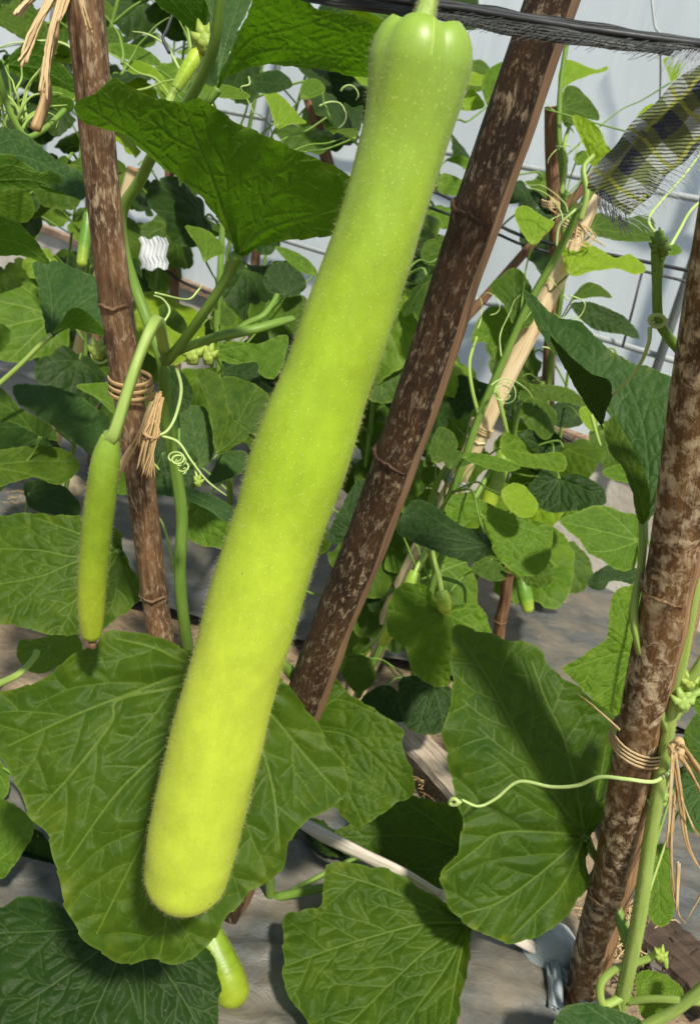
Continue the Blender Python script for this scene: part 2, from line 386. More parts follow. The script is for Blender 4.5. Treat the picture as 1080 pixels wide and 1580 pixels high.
# ------------------------------------------------------------------ bamboo stakes
def line3(a, b_, z=None, ext=0):
    a, b_ = np.asarray(a), np.asarray(b_)
    if z is not None: b_ = a + (b_ - a) * ((z - a[2]) / (b_[2] - a[2]))
    return a - (b_ - a) * ext, b_
def t_at(a, g, y):                       # stake parameter whose pixel row is y
    best = min(np.linspace(0, 1, 800), key=lambda t: abs((790 - FPX * np.dot(a + (g - a) * t - cC, cU) / np.dot(a + (g - a) * t - cC, cF)) - y)); return best
def stake(label, top, low, rad, mat, name='bamboo_stake', nodes=(.3,), splitdir=None, cut=.5, wob=.004, group=None, ztop=None):
    """split bamboo pole from top point through low point down into the ground"""
    a, g = line3(top, low, -.04)
    t_ = (g - a) / np.linalg.norm(g - a); L = np.linalg.norm(g - a)
    root = thing(name, label, 'stake', (g[0], g[1], 0), group)
    if np.ndim(rad) == 0: rad = (rad, rad)
    nodes = [q if q <= 1 else t_at(a, g, q) for q in nodes]
    right = cR - t_ * np.dot(cR, t_); right /= np.linalg.norm(right)
    fwd = np.cross(t_, right)
    if np.dot(fwd, -cF) < 0: fwd = -fwd
    n = max(20, int(L / .012)); seg = 28; th = np.arange(seg) * 2 * math.pi / seg
    V, UV = [], []; ph = rng.uniform(0, 6, 6); cutface = np.zeros(seg, bool)
    for i in range(n + 1):
        t = i / n; r_ = rad[0] + (rad[1] - rad[0]) * t
        bulge = 1.0
        for q in nodes: bulge += .10 * math.exp(-((t - q) * L / .006) ** 2) - .05 * math.exp(-((t - q) * L - .011) ** 2 / .00003)
        c = a + t_ * (L * t) + right * wob * (math.sin(t * 5 + ph[0]) + .3 * math.sin(t * 17 + ph[1])) + fwd * wob * .5 * math.sin(t * 6 + ph[2])
        rr = r_ * bulge * (1 + .03 * np.sin(3 * th + ph[3] + t * 4) + .015 * np.sin(7 * th + t * 30 + ph[4]))
        px, pf = rr * np.cos(th), rr * np.sin(th)
        if splitdir is not None:
            nx, nf = splitdir; lim = cut * r_ * (1 + .05 * math.sin(t * 40 + ph[5]) + .03 * math.sin(t * 97))
            ov = px * nx + pf * nf - lim; m = ov > 0
            px = np.where(m, px - ov * nx, px); pf = np.where(m, pf - ov * nf, pf)
            cutface = (np.cos(th) * nx + np.sin(th) * nf) > cut * .99
        V.append(c + np.outer(px, right) + np.outer(pf, fwd))
        UV.append(np.stack([th * r_, np.full(seg, L * t)], 1))
    V = np.concatenate(V); UV = np.concatenate(UV) + rng.uniform(0, 5, 2); Fc, fm = [], []
    for i in range(n):
        for k in range(seg):
            k2 = (k + 1) % seg
            Fc.append((i * seg + k, i * seg + k2, (i + 1) * seg + k2, (i + 1) * seg + k)); fm.append(1 if cutface[k] and cutface[k2] else 0)
    Fc += [tuple(range(seg)), tuple(n * seg + k for k in range(seg))]; fm += [1, 1]
    mesh_obj('culm', V, Fc, None, root, uvs=UV, mats=[mat, M['split']], fmat=fm)
    for q in nodes:
        c = a + t_ * (L * q); r_ = rad[0] + (rad[1] - rad[0]) * q
        sa, hc = (math.atan2(splitdir[1], splitdir[0]), math.acos(cut)) if splitdir is not None else (0, 0)
        th2 = np.linspace(sa + hc + .05, sa + 6.283 - hc - .05, 30)
        c = c + right * wob * (math.sin(q * 5 + ph[0]) + .3 * math.sin(q * 17 + ph[1])) + fwd * wob * .5 * math.sin(q * 6 + ph[2])
        ring = [c + right * math.cos(x) * r_ * 1.05 + fwd * math.sin(x) * r_ * 1.05 + t_ * (.0012 * math.sin(5 * x) + .0006 * math.sin(17 * x)) for x in th2]
        tube('node', ring, np.r_[.0004, np.full(8, .0017), .0004], mat, root, 6)
    return root, a, g
def on_line(a, g, t): return a + (g - a) * t
stL, La, Lg = stake('grey-brown bamboo stake with a peeling surface, nearest the left edge', P(116, -60, .60), P(250, 950, .90), (.0130, .0132), M['bam_grey'], nodes=(.23, .52, .78))
stM, Ma, Mg = stake('thick dark mottled bamboo stake leaning just right of the big gourd', P(873, -60, .488), P(484, 1060, .84), (.0178, .0250), M['bam_dark'], splitdir=(.90, .42), cut=.62, nodes=(325, 700))
stR, Ra, Rg = stake('mottled split bamboo stake at the right edge bound with raffia', P(1218, 20, .485), P(908, 1520, 1.07), (.0265, .0235), M['bam_mott'], splitdir=(.72, .69), cut=.70, nodes=(905, 1368))
stP, Pa, Pg = stake('pale straw-coloured reed stake leaning between the dark stakes', P(925, 265, 1.20), P(700, 750, 1.42), (.013, .0175), M['pale'], 'reed_stake', nodes=(.2, .42, .6), wob=.006)
stT, Ta, Tg = stake('thin dark upright stick just behind the pale reed', P(852, 165, 1.62), P(838, 690, 1.95), (.012, .0145), M['thin'], 'thin_stake', nodes=(.3, .5), wob=.012)
stD, Da, Dg = stake('thin brown stick crossing diagonally behind the thick dark stake', P(945, 235, 1.75), P(690, 520, 1.9), (.009, .010), M['thin'], 'thin_stake', nodes=(.5,))
for lb, t_, l_, r_ in [
    ('thin brown stick left of the left stake, standing in the grey mulch', P(75, 430, 2.6), P(68, 590, 2.75), .010),
    ('straw-coloured leaning stick between the left leaves and the mulch', P(205, 260, 1.7), P(112, 590, 1.95), .013),
    ('short dark stick just left of the left stake base', P(158, 300, 2.2), P(145, 585, 2.3), .011),
    ('reddish stick standing behind the upper right leaf stalk', P(392, 300, 2.4), P(391, 490, 2.5), .013),
    ('brown stick seen just left of the thick dark stake', P(640, 395, 2.3), P(608, 620, 2.4), .013),
    ('second slim brown stick near the thick dark stake', P(660, 380, 2.5), P(622, 640, 2.6), .011),
    ('slim stick rising among the top leaves left of the gourd', P(480, 150, 1.7), P(500, 230, 1.72), .012),
    ('dark stick in shade right of the left stake', P(258, 200, 2.2), P(270, 500, 2.35), .012),
    ('short brown stick under the small green fruit', P(792, 880, 1.62), P(770, 960, 1.7), .011)]:
    stake(lb, t_, l_, r_, M['pale'] if 'straw' in lb else M['thin'], 'thin_stake', nodes=(.4,), wob=.006)

# ------------------------------------------------------------------ leaves
def inside(poly, p):
    x, y = p[:, 0], p[:, 1]; c = np.zeros(len(p), bool); n = len(poly)
    for i in range(n):
        x1, y1 = poly[i]; x2, y2 = poly[i - 1]
        if y1 == y2: continue
        c ^= ((y1 > y) != (y2 > y)) & (x < (x2 - x1) * (y - y1) / (y2 - y1) + x1)
    return c
def inside1(x1, y1, x2, y2, q):
    m = (y1 > q[1]) != (y2 > q[1])
    return bool((q[0] < (x2[m] - x1[m]) * (q[1] - y1[m]) / (y2[m] - y1[m]) + x1[m]).sum() & 1)
def thin(m, k):
    return m if len(m) < 2 * k else np.concatenate([m[:-1:k], m[-1:]])
def seg_dist(p, A, B):
    """nearest distance of points p to segments A-B, with the index and parameter of the nearest one"""
    A = A.astype(np.float32); B = B.astype(np.float32); p = p.astype(np.float32)
    d = B - A; L2 = (d ** 2).sum(1) + 1e-9; dx, dy = d[:, 0] / L2, d[:, 1] / L2
    best = np.full(len(p), 1e9); bi = np.zeros(len(p), int)
    for s in range(0, len(p), 400):
        q = p[s:s + 400]
        ex = q[:, :1] - A[None, :, 0]; ey = q[:, 1:] - A[None, :, 1]
        t = ex * dx; t += ey * dy; np.clip(t, 0, 1, out=t)
        ex -= t * d[:, 0]; ey -= t * d[:, 1]; ex *= ex; ey *= ey; ex += ey
        k = ex.argmin(1); bi[s:s + 400] = k; best[s:s + 400] = np.sqrt(ex[np.arange(len(q)), k])
    return best, bi
def march(poly, start, ang, step, maxlen, bend=0.0, stop=None, wig=0.0):
    pts = [np.array(start, float)]; L = 0; a = ang
    x1, y1 = poly[:, 0], poly[:, 1]; x2, y2 = np.roll(x1, 1), np.roll(y1, 1)
    while L < maxlen:
        q = pts[-1] + step * np.array([math.cos(a), math.sin(a)]); a += bend * step + wig * rng.normal()
        if L > 3 * step and not inside1(x1, y1, x2, y2, q): break
        if stop is not None and L > 2 * step and stop(q): break
        pts.append(q); L += step
    return np.array(pts)
def leaf_core(ctrl, base, tips=None, res=26, teeth=1.0, minres=1.9, vw=1.0):
    """outline control points -> fine mesh in outline space with vein, pillow and margin fields"""
    base = np.array(base, float)
    sm = catmull(ctrl, 10, closed=True)
    x, y = sm[:, 0], sm[:, 1]
    area = abs((x * np.roll(y, -1) - np.roll(x, -1) * y).sum()) / 2
    R = math.sqrt(area / math.pi); s = max(minres, R / res)
    per = np.r_[0, np.cumsum(np.linalg.norm(np.roll(sm, -1, 0) - sm, axis=1))]
    nb = max(24, int(per[-1] / (s * .8))); u = np.arange(nb) / nb * per[-1]
    cl = np.vstack([sm, sm[:1]])
    bd = np.stack([np.interp(u, per, cl[:, 0]), np.interp(u, per, cl[:, 1])], 1)
    tg = np.roll(bd, -1, 0) - np.roll(bd, 1, 0); tg /= np.linalg.norm(tg, axis=1)[:, None] + 1e-9
    no = np.stack([tg[:, 1], -tg[:, 0]], 1)
    ph = rng.uniform(0, 6.28, 4); k = per[-1] / (R * .21)
    saw = ((u / per[-1] * k + .25 * np.sin(u / per[-1] * 9 + ph[0])) % 1.0)
    off = teeth * R * (.014 * (saw - .5) + .012 * np.sin(u / per[-1] * 6.28 * 9 + ph[1]) + .008 * np.sin(u / per[-1] * 6.28 * 23 + ph[2]))
    bd = bd + no * off[:, None]
    # main veins
    mains = []
    if tips is None:
        far = bd[np.argmax(((bd - base) ** 2).sum(1))]; a0 = math.atan2(far[1] - base[1], far[0] - base[0])
        for da, bn in ((0, .0), (.62, -.12), (-.62, .12), (1.25, -.3), (-1.25, .3)):
            m = march(bd, base, a0 + da, s, 4 * R, bn / R)
            if len(m) > 6: mains.append(m[:max(4, int(len(m) * .96))])
    else:
        for t in tips:
            pl = [base] + ([np.array(q, float) for q in t] if hasattr(t[0], '__len__') else [np.array(t, float)])
            if len(pl) == 2:
                mid = (pl[0] + pl[1]) / 2; dv = pl[1] - pl[0]; mid += np.array([-dv[1], dv[0]]) * rng.uniform(-.05, .05); pl = [pl[0], mid, pl[1]]
            m = catmull(pl, 12); mains.append(m)
    if not mains:
        cen = bd.mean(0); mains = [np.array([base + (cen - base) * t for t in np.linspace(0, 1.6, 10)])]
    MA = np.concatenate([m[:-1] for m in mains]); MB_ = np.concatenate([m[1:] for m in mains])
    MW = np.concatenate([np.linspace(1, .35, len(m) - 1) for m in mains])
    secs = []; taken = [m for m in mains]
    def grow(px, ang, maxlen, bend, own, wig):
        o_ = [q for q in taken if q is not own]
        oth = np.concatenate(o_) if o_ else np.array([[1e6, 1e6]]); near = oth[((oth - px) ** 2).sum(1) < (maxlen + R * .1) ** 2]
        stop = (lambda q: ((near - q) ** 2).sum(1).min() < (max(R * .055, s * 2.2)) ** 2) if len(near) else None
        sv = march(bd, px, ang, s, maxlen, bend, stop, wig)
        if len(sv) * s > R * .11:
            secs.append(sv); taken.append(sv); return sv
    work = []
    for m in mains:
        ln = np.r_[0, np.cumsum(np.linalg.norm(np.diff(m, axis=0), axis=1))]
        if ln[-1] < R * .35: continue
        nsd = max(2, int(ln[-1] / (R * (.30 if R / s > 30 else .46))))
        for side in (-1, 1):
            for j in range(nsd):
                f_ = (j + .40 + .40 * (side > 0) + rng.uniform(-.12, .12)) / nsd * .94
                if f_ < .93: work.append((f_, m, ln, side))
    rng.shuffle(work_i := np.arange(len(work)))
    for wi in work_i:
        f_, m, ln, side = work[wi]
        px = np.array([np.interp(f_ * ln[-1], ln, m[:, c]) for c in (0, 1)])
        i0 = min(len(m) - 2, np.searchsorted(ln, f_ * ln[-1])); tv = m[i0 + 1] - m[max(0, i0 - 1)]
        grow(px, math.atan2(tv[1], tv[0]) + side * rng.uniform(.62, .95), R * rng.uniform(.6, .95) * (1.1 - f_ * .5), -side * .45 / R, m, .045)
    for sv in list(secs):
        if len(sv) * s < R * .3 or R / s < 30: continue
        for fr, sd in ((.35, 1), (.5, -1), (.68, 1), (.8, -1)):
            q = int(len(sv) * (fr + rng.uniform(-.06, .06)))
            if q + 1 >= len(sv): continue
            dv = sv[q + 1] - sv[q]; grow(sv[q], math.atan2(dv[1], dv[0]) + sd * rng.uniform(.75, 1.15), R * .3, -sd * .3 / R, sv, .09)
    if secs:
        tsec = [thin(m, 2) for m in secs]
        SA = np.concatenate([m[:-1] for m in tsec]); SB = np.concatenate([m[1:] for m in tsec])
        SW = np.concatenate([np.linspace(1, .45, len(m) - 1) for m in tsec])
    # interior points: grid plus points along the veins
    lo, hi = bd.min(0), bd.max(0); g = []
    ny_ = int((hi[1] - lo[1]) / (s * .87)) + 1; nx_ = int((hi[0] - lo[0]) / s) + 2
    for j in range(ny_):
        g.append(np.stack([lo[0] + (np.arange(nx_) + .5 * (j % 2)) * s, np.full(nx_, lo[1] + j * s * .87)], 1))
    g = np.concatenate(g); g += rng.uniform(-.18, .18, g.shape) * s
    g = g[inside(bd, g)]
    bdist, _ = seg_dist(g, bd, np.roll(bd, -1, 0)); g = g[bdist > s * .55]
    D, _ = seg_dist(g, MA, MB_); keep = D > s * .6
    if secs: D2, _ = seg_dist(g, SA, SB); keep &= D2 > s * .6
    g = g[keep]; nbd = len(bd); pts = [bd, g]; cnt = nbd + len(g); ce = [(i, (i + 1) % nbd) for i in range(nbd)]
    rs = []
    for m in mains + secs:
        l_ = np.r_[0, np.cumsum(np.linalg.norm(np.diff(m, axis=0), axis=1))]; k_ = max(2, int(l_[-1] / (s * 1.05)) + 1)
        rs.append(np.stack([np.interp(np.linspace(0, l_[-1], k_), l_, m[:, c]) for c in (0, 1)], 1))
    q = np.concatenate(rs); ok = inside(bd, q); e_, _ = seg_dist(q, bd, np.roll(bd, -1, 0)); ok &= e_ > s * .45
    idx = np.cumsum(ok) - 1 + cnt; o0 = 0
    for r_ in rs:
        ce += [(int(idx[i]), int(idx[i + 1])) for i in range(o0, o0 + len(r_) - 1) if ok[i] and ok[i + 1]]; o0 += len(r_)
    pts.append(q[ok])
    pts = np.concatenate(pts)
    vo, eo, fo, *_r = delaunay_2d_cdt([Vector(p) for p in pts], ce, [], 1, s * .06)
    p = np.array([tuple(v) for v in vo])
    D, bi = seg_dist(p, MA, MB_); wm = vw * R * .0100 * (.25 + .75 * MW[bi])
    vm = np.minimum(D / wm, 8.0); ridge = np.exp(-(D / np.maximum(wm * 1.9, s * .7)) ** 2) * MW[bi]
    near_ = D.copy(); vs = np.full(len(p), 8.0)
    if secs:
        D2, b2 = seg_dist(p, SA, SB); ws = vw * R * .0048 * SW[b2]; vs = np.minimum(D2 / ws, 8.0)
        ridge = np.maximum(ridge, .4 * np.exp(-(D2 / np.maximum(ws * 2, s * .6)) ** 2)); near_ = np.minimum(near_, D2)
    pillow = 1 - np.exp(-(near_ / (R * .075)) ** 1.5)
    ed, _ = seg_dist(p, bd, np.roll(bd, -1, 0)); margin = np.exp(-(ed / max(s * .5, R * .012)) ** 2)
    return dict(p=p, f=[tuple(q) for q in fo if len(q) >= 3], vm=vm, vs=vs, ridge=ridge, pillow=pillow, margin=margin, ed=ed, R=R, base=base, mains=mains)

VINES = {}
def leaf(vine, kind, d, ctrl, base, tips=None, gx=None, gy=None, droop=None, cr=1.0, pet=True, mat=None, res=None, petpath=None, label=None, fold=0.0, teeth=1.0):
    R0 = (max(q[0] for q in ctrl) - min(q[0] for q in ctrl) + max(q[1] for q in ctrl) - min(q[1] for q in ctrl)) / 4
    c = leaf_core(ctrl, base, tips, res=res or (62 if R0 > 120 else 40 if R0 > 60 else 20), teeth=teeth, vw=1.0 if R0 > 120 else 1.25 if R0 > 60 else 1.9)
    p, R, bs = c['p'], c['R'], c['base']; Rm = R * d / FPX
    if gx is None: gx = rng.uniform(-.018, .018) * d
    if gy is None: gy = (.035 if kind == 'd' else -.03) * d
    if droop is None: droop = rng.uniform(.05, .16)
    rel = (p - bs) / 100
    rad = np.linalg.norm(p - p.mean(0), axis=1) / R
    m0 = c['mains'][0]; ax = m0[-1] - m0[0]; ax /= np.linalg.norm(ax) + 1e-9
    perp = np.abs((p - bs) @ np.array([-ax[1], ax[0]])) / R
    dd = d + gx * rel[:, 0] + gy * rel[:, 1] + droop * Rm * rad ** 2 * .5 + fold * Rm * perp
    ph = rng.uniform(0, 6.28, 5); q = (p - bs) / R
    dd = dd + Rm * (.045 * np.sin(2.3 * q[:, 0] + 1.2 * q[:, 1] + ph[0]) + .035 * np.sin(3.4 * q[:, 1] - 1.7 * q[:, 0] + ph[1]))
    ruf = np.exp(-c['ed'] / (R * .16)); an = np.arctan2(q[:, 1], q[:, 0])
    dd = dd + Rm * .055 * ruf * (np.sin(an * 7 + ph[2] + q[:, 0]) + .6 * np.sin(an * 13 + ph[3]))
    if kind == 'd': dd = dd - Rm * .032 * c['ridge'] + Rm * .008 * c['pillow']
    else: dd = dd - Rm * .040 * cr * c['pillow'] + Rm * .008 * c['ridge']
    dd = dd - Rm * .012 * cr * np.sin(9 * q[:, 0] + 3 * np.sin(4 * q[:, 1] + ph[4])) * np.sin(8 * q[:, 1] + ph[0]) * c['pillow']
    V = Parr(p, dd)
    V[:, 2] = np.maximum(V[:, 2], .03 + .004 * rng.random(len(V)))
    # orient faces towards the camera
    f = c['f']; a, b_, e = (V[[q_[k] for q_ in f[:40]]] for k in (0, 1, 2))
    if (np.cross(b_ - a, e - a) @ -cF).mean() < 0: f = [q_[::-1] for q_ in f]
    root, stem = VINES[vine]
    o = mesh_obj('leaf', V, f, M[mat or kind], root, uvs=(p - bs) / R + rng.uniform(0, 40, 2), attrs=dict(vm=c['vm'], vs=c['vs'], margin=c['margin'], rim=np.exp(-c['ed'] / (c['R'] * .10))))
    if label: o['label'] = label
    if pet:
        bi = np.argmin(((p - bs) ** 2).sum(1)); B = V[bi]
        if petpath is not None:
            pts = [B + (np.mean(V, 0) - B) * .02] + [P(*t) for t in petpath]
        else:
            dist = np.linalg.norm(stem - B + np.array([0, 0, .10]), axis=1); E_ = stem[dist.argmin()]
            mid = (B + E_) / 2 + np.array([0, 0, .10]) * np.linalg.norm(B - E_) + cF * .03
            pts = [B, B + (mid - B) * .5 + cF * .01, mid, E_]
        pr = max(.0013, min(.0056, Rm * (.062 if petpath is not None else .038)))
        tube('petiole', catmull(pts, 8), (pr * 1.15, pr * .9, pr, pr * 1.35), M['stem_l' if mat == 'b' or kind == 'b' else 'stem'], o, 10, ridges=5)
    return o

def vine(key, label, pts, rad=.004, mat='stem', name='gourd_vine', group=None, show_hair=False):
    W = catmull([P(*q) if len(q) == 3 else np.array(q[1:]) for q in pts], 14)
    zb = W[0].copy()
    root = thing(name, label, 'vine', (zb[0], zb[1], 0), group)
    VINES[key] = (root, W)
    s = tube('stem', W, rad, M[mat], root, 12, ridges=5, ramp=.10)
    if show_hair:
        k = rng.integers(0, len(W) - 1, 5200); t = rng.random(5200)[:, None]
        c = W[k] * (1 - t) + W[k + 1] * t; tn = W[k + 1] - W[k]; tn /= np.linalg.norm(tn, axis=1)[:, None]
        n = np.cross(tn, rng.normal(0, 1, (5200, 3))); n /= np.linalg.norm(n, axis=1)[:, None]
        rr = rad if np.ndim(rad) == 0 else np.interp(k / len(W), np.linspace(0, 1, len(rad)), rad)[:, None]
        hairs('stem_hair', c + n * rr * .95, n, .0030, .00014, M['hair'], s)
    return root, W
def gz(x, y, z=.01): return ('w', *G(x, y, z))
def onst(a, g, z, off):                       # point beside a stake at height z
    t = (z - a[2]) / (g[2] - a[2]); return ('w', *(a + (g - a) * t + off))
bk = cF * .03
vine('left', 'green vine climbing the left grey-brown stake with a large underside-up leaf', [onst(La, Lg, 0.0, cR * .035 + bk), (284, 960, .935), (280, 790, .88), (258, 650, .83), (250, 556, .79), (222, 480, .80), (195, 400, .79), (188, 330, .77), (216, 280, .745), (240, 232, .71), (292, 155, .66), (330, 70, .62), (345, -60, .58)], (.0062, .0058, .005, .0046, .0042, .0035))
vine('center', 'big-leaved vine behind the hanging gourd at the foot of the thick dark stake', [onst(Ma, Mg, 0.0, bk + cR * .04), onst(Ma, Mg, .15, bk + cR * .01), onst(Ma, Mg, .35, bk), onst(Ma, Mg, .6, bk + cR * .006), onst(Ma, Mg, .85, bk), onst(Ma, Mg, .98, bk)], (.006, .005, .004))
vine('right', 'hairy bright green vine growing beside the right bamboo stake', [gz(945, 1572), (958, 1545, .98), (985, 1420, .90), (1004, 1290, .85), (1030, 1130, .79), (1054, 1000, .74), (1075, 880, .70), (1105, 700, .66), (1120, 420, .62)], (.0080, .0076, .0064, .0058, .005, .004), mat='stem_l', show_hair=True)
vine('mid', 'leafy vine winding up the pale reed stake in the middle distance', [onst(Pa, Pg, 0, -cF * .03), (690, 775, 1.37), (740, 640, 1.31), (775, 560, 1.28), (810, 480, 1.25), (858, 395, 1.21), (905, 305, 1.16), (945, 262, 1.15), (1000, 215, 1.14)], (.0062, .0055, .005, .004))
vine('thin', 'vine on the thin dark upright stick against the white film', [onst(Ta, Tg, 0, -bk), (838, 700, 1.90), (850, 560, 1.80), (868, 430, 1.70), (868, 300, 1.64), (862, 200, 1.60), (866, 120, 1.58), (880, 30, 1.56)], (.006, .005, .004))
vine('edge', 'vine rooted beyond the left edge with broad leaves reaching in', [gz(-60, 1180), (-60, 1000, 1.0), (-50, 800, .95), (-40, 600, .92), (-30, 420, .9), (-30, 250, .86), (-20, 80, .80), (10, -60, .76)], (.006, .005, .004))
vine('low', 'low young vine with crinkled leaves between the two dark stakes', [gz(640, 1085), (640, 1030, 1.45), (668, 900, 1.36), (690, 840, 1.33), (720, 790, 1.33), (760, 720, 1.36)], (.0055, .005, .004))
vine('back', 'vine behind the left stake with pale mosaic leaves', [gz(350, 800), (355, 760, 1.5), (345, 640, 1.42), (335, 520, 1.36), (340, 420, 1.32), (345, 330, 1.3), (360, 200, 1.25)], (.0055, .005, .004))
vine('fruiting', 'vine bearing the big gourd, climbing behind it to the black cord', [gz(330, 1480), (330, 1380, 1.0), (355, 1030, .86), (440, 700, .76), (540, 420, .66), (600, 250, .60), (640, 100, .54), (655, 20, .49), (668, -55, .44), (600, -75, .44), (480, -70, .47)], (.006, .005, .0045))

# ---- nearest leaves, traced
leaf('left', 'd', .675, [(368, 398), (345, 350), (318, 312), (265, 268), (225, 235), (190, 208), (150, 196), (122, 180), (115, 160), (135, 148), (152, 138), (166, 128), (182, 122), (196, 132), (220, 142), (250, 152), (285, 158), (308, 154), (335, 167), (370, 190), (420, 215), (470, 235), (512, 256), (550, 282), (560, 320), (530, 352), (490, 368), (440, 372), (400, 380)],
     (366, 396), [[(350, 345), (325, 270), (300, 210), (282, 166)], [(400, 362), (440, 345), (500, 330), (550, 318)], [(340, 345), (285, 290), (225, 228), (135, 165)], [(395, 350), (418, 300), (428, 265), (462, 228)]], gx=-.006, gy=.052, droop=.1,
     petpath=[(352, 425, .69), (310, 490, .72), (268, 545, .76), (255, 556, .775)], label='large dark underside of a leaf left of the gourd top')
leaf('left', 'd', .66, [(330, 150), (345, 105), (365, 60), (385, 15), (400, -40), (470, -45), (480, 4), (505, 17), (540, 21), (562, 30), (590, 50), (590, 95), (572, 118), (540, 116), (500, 109), (450, 102), (410, 101), (380, 106), (350, 120)],
     (338, 140), [[(362, 90), (395, 58), (450, 45), (525, 22)], [(375, 95), (400, 82), (450, 77), (575, 92)], [(365, 75), (395, 5)], [(380, 106), (450, 99), (570, 112)]], gx=-.01, gy=.05,
     petpath=[(318, 160, .665), (300, 150, .668), (294, 156, .66)])
leaf('left', 'b', .70, [(316, -30), (324, 22), (330, 70), (336, 118), (348, 100), (366, 50), (386, 8), (396, -30)], (337, 116), [(345, -20), (375, -10)], gy=-.02, mat='b', pet=False)
leaf('left', 'd', .74, [(225, -30), (245, 8), (275, 30), (300, 50), (316, 45), (322, 5), (318, -30)], (318, 45), [(285, 5), (255, -10)], gy=.04)
leaf('center', 'u', .735, [(362, 1028), (300, 1008), (245, 985), (205, 971), (165, 975), (140, 1000), (100, 1022), (60, 1050), (0, 1066), (-35, 1100), (-20, 1150), (10, 1185), (45, 1250), (75, 1292), (85, 1345), (100, 1392), (120, 1432), (155, 1470), (185, 1489), (240, 1482), (275, 1484), (302, 1474), (338, 1440), (380, 1382), (410, 1360), (440, 1330), (455, 1287), (482, 1266), (520, 1236), (537, 1202), (500, 1130), (470, 1090), (434, 1052), (405, 1030)],
     (362, 1034), [[(286, 1040), (185, 1076), (110, 1106), (15, 1150)], [(270, 1060), (183, 1080), (172, 1116), (115, 1190), (60, 1250)], [(300, 1100), (255, 1152), (180, 1225), (105, 1330)], [(320, 1110), (262, 1220), (205, 1330), (150, 1440)], [(345, 1150), (300, 1300), (262, 1400), (248, 1470)], [(390, 1072), (430, 1115), (470, 1165), (524, 1225)], [(390, 1110), (420, 1210), (432, 1310)], [(290, 1022), (240, 1000), (180, 985)]], gx=.006, gy=-.010, droop=.06, cr=1.1, label='largest leaf, behind the lower half of the gourd')
leaf('center', 'k', .92, [(150, 1415), (60, 1385), (0, 1400), (-30, 1450), (-30, 1600), (120, 1625), (260, 1620), (330, 1600), (338, 1540), (336, 1500), (320, 1460), (250, 1420)], (205, 1425), [[(110, 1500), (20, 1560)], [(170, 1510), (130, 1600)], [(222, 1500), (224, 1610)], [(270, 1520), (310, 1590)], [(100, 1435), (0, 1440)]], gy=-.03)
leaf('edge', 'l', .98, [(-20, 1235), (20, 1240), (48, 1262), (52, 1285), (38, 1312), (18, 1342), (4, 1355), (-20, 1345)], (-18, 1340), [[(20, 1310), (46, 1270)], [(-5, 1290), (10, 1245)]])
leaf('edge', 'k', 1.05, [(55, 1280), (95, 1330), (105, 1400), (60, 1420), (20, 1400), (10, 1360), (25, 1330)], (60, 1290), [(50, 1400)], gy=.03)
leaf('edge', 'l', 1.15, [(-30, 1100), (0, 1170), (15, 1195), (12, 1225), (-10, 1245), (-40, 1240), (-40, 1150)], (-35, 1150), None)
leaf('center', 'u', .93, [(468, 1095), (482, 1060), (505, 1035), (545, 1075), (588, 1100), (620, 1125), (621, 1150), (636, 1190), (637, 1228), (610, 1240), (580, 1262), (552, 1278), (520, 1250), (480, 1220), (440, 1180), (440, 1130)],
     (478, 1112), [[(495, 1126), (540, 1136), (585, 1175), (628, 1225)], [(495, 1098), (525, 1080), (605, 1112)], [(500, 1160), (530, 1210), (560, 1270)]], gy=-.02)
leaf('center', 'u', 1.14, [(510, 1292), (545, 1268), (575, 1238), (600, 1222), (635, 1228), (680, 1238), (712, 1245), (718, 1300), (712, 1370), (690, 1392), (640, 1362), (580, 1338), (535, 1318)],
     (715, 1310), [[(640, 1290), (520, 1292)], [(660, 1260), (600, 1225)], [(670, 1340), (590, 1335)]], gy=-.02)
leaf('center', 'u', .985, [(505, 1338), (530, 1329), (570, 1336), (610, 1347), (655, 1372), (700, 1402), (728, 1425), (724, 1470), (714, 1530), (698, 1595), (640, 1640), (560, 1630), (490, 1590), (455, 1552), (438, 1505), (439, 1420), (465, 1405), (492, 1396), (500, 1365)],
     (722, 1424), [[(660, 1425), (600, 1438), (520, 1462), (442, 1490)], [(660, 1465), (590, 1530), (520, 1600)], [(690, 1490), (640, 1560), (590, 1640)], [(660, 1400), (590, 1370), (512, 1345)], [(705, 1500), (690, 1590)]], gx=.004, gy=-.042, cr=1.3, label='sunlit leaf at the bottom centre with clear veins')
leaf('right', 'u', .94, [(700, 970), (740, 974), (790, 986), (830, 1000), (846, 1030), (880, 1050), (912, 1076), (946, 1110), (960, 1160), (948, 1220), (925, 1270), (910, 1300), (906, 1345), (908, 1362), (882, 1400), (860, 1430), (800, 1453), (740, 1440), (702, 1414), (690, 1385), (680, 1350), (704, 1312), (713, 1262), (702, 1222), (690, 1180), (683, 1132), (698, 1080), (694, 1030)],
     (902, 1289), [[(885, 1200), (868, 1135), (842, 1080), (820, 1020)], [(860, 1235), (815, 1165), (760, 1060), (712, 985)], [(830, 1283), (768, 1286), (735, 1310), (688, 1345)], [(870, 1362), (830, 1405), (790, 1445)], [(830, 1350), (770, 1392), (715, 1410)], [(920, 1230), (935, 1150)]], gx=.012, gy=-.012, droop=.08, cr=1.2, mat='u', label='broad half-shaded leaf left of the right stake')
leaf('low', 'l', 1.22, [(681, 942), (692, 930), (706, 933), (728, 930), (745, 941), (755, 962), (757, 985), (735, 1000), (712, 1010), (697, 1040), (694, 1056), (684, 1060), (660, 1055), (636, 1036), (626, 1003), (606, 984), (597, 966), (600, 930), (617, 902), (634, 899), (657, 905), (670, 922)],
     (681, 944), [[(672, 970), (665, 1010), (668, 1052)], [(640, 955), (602, 965)], [(650, 920), (615, 910)], [(705, 955), (745, 975)], [(650, 975), (632, 1025)]], gy=-.03, cr=2.2)
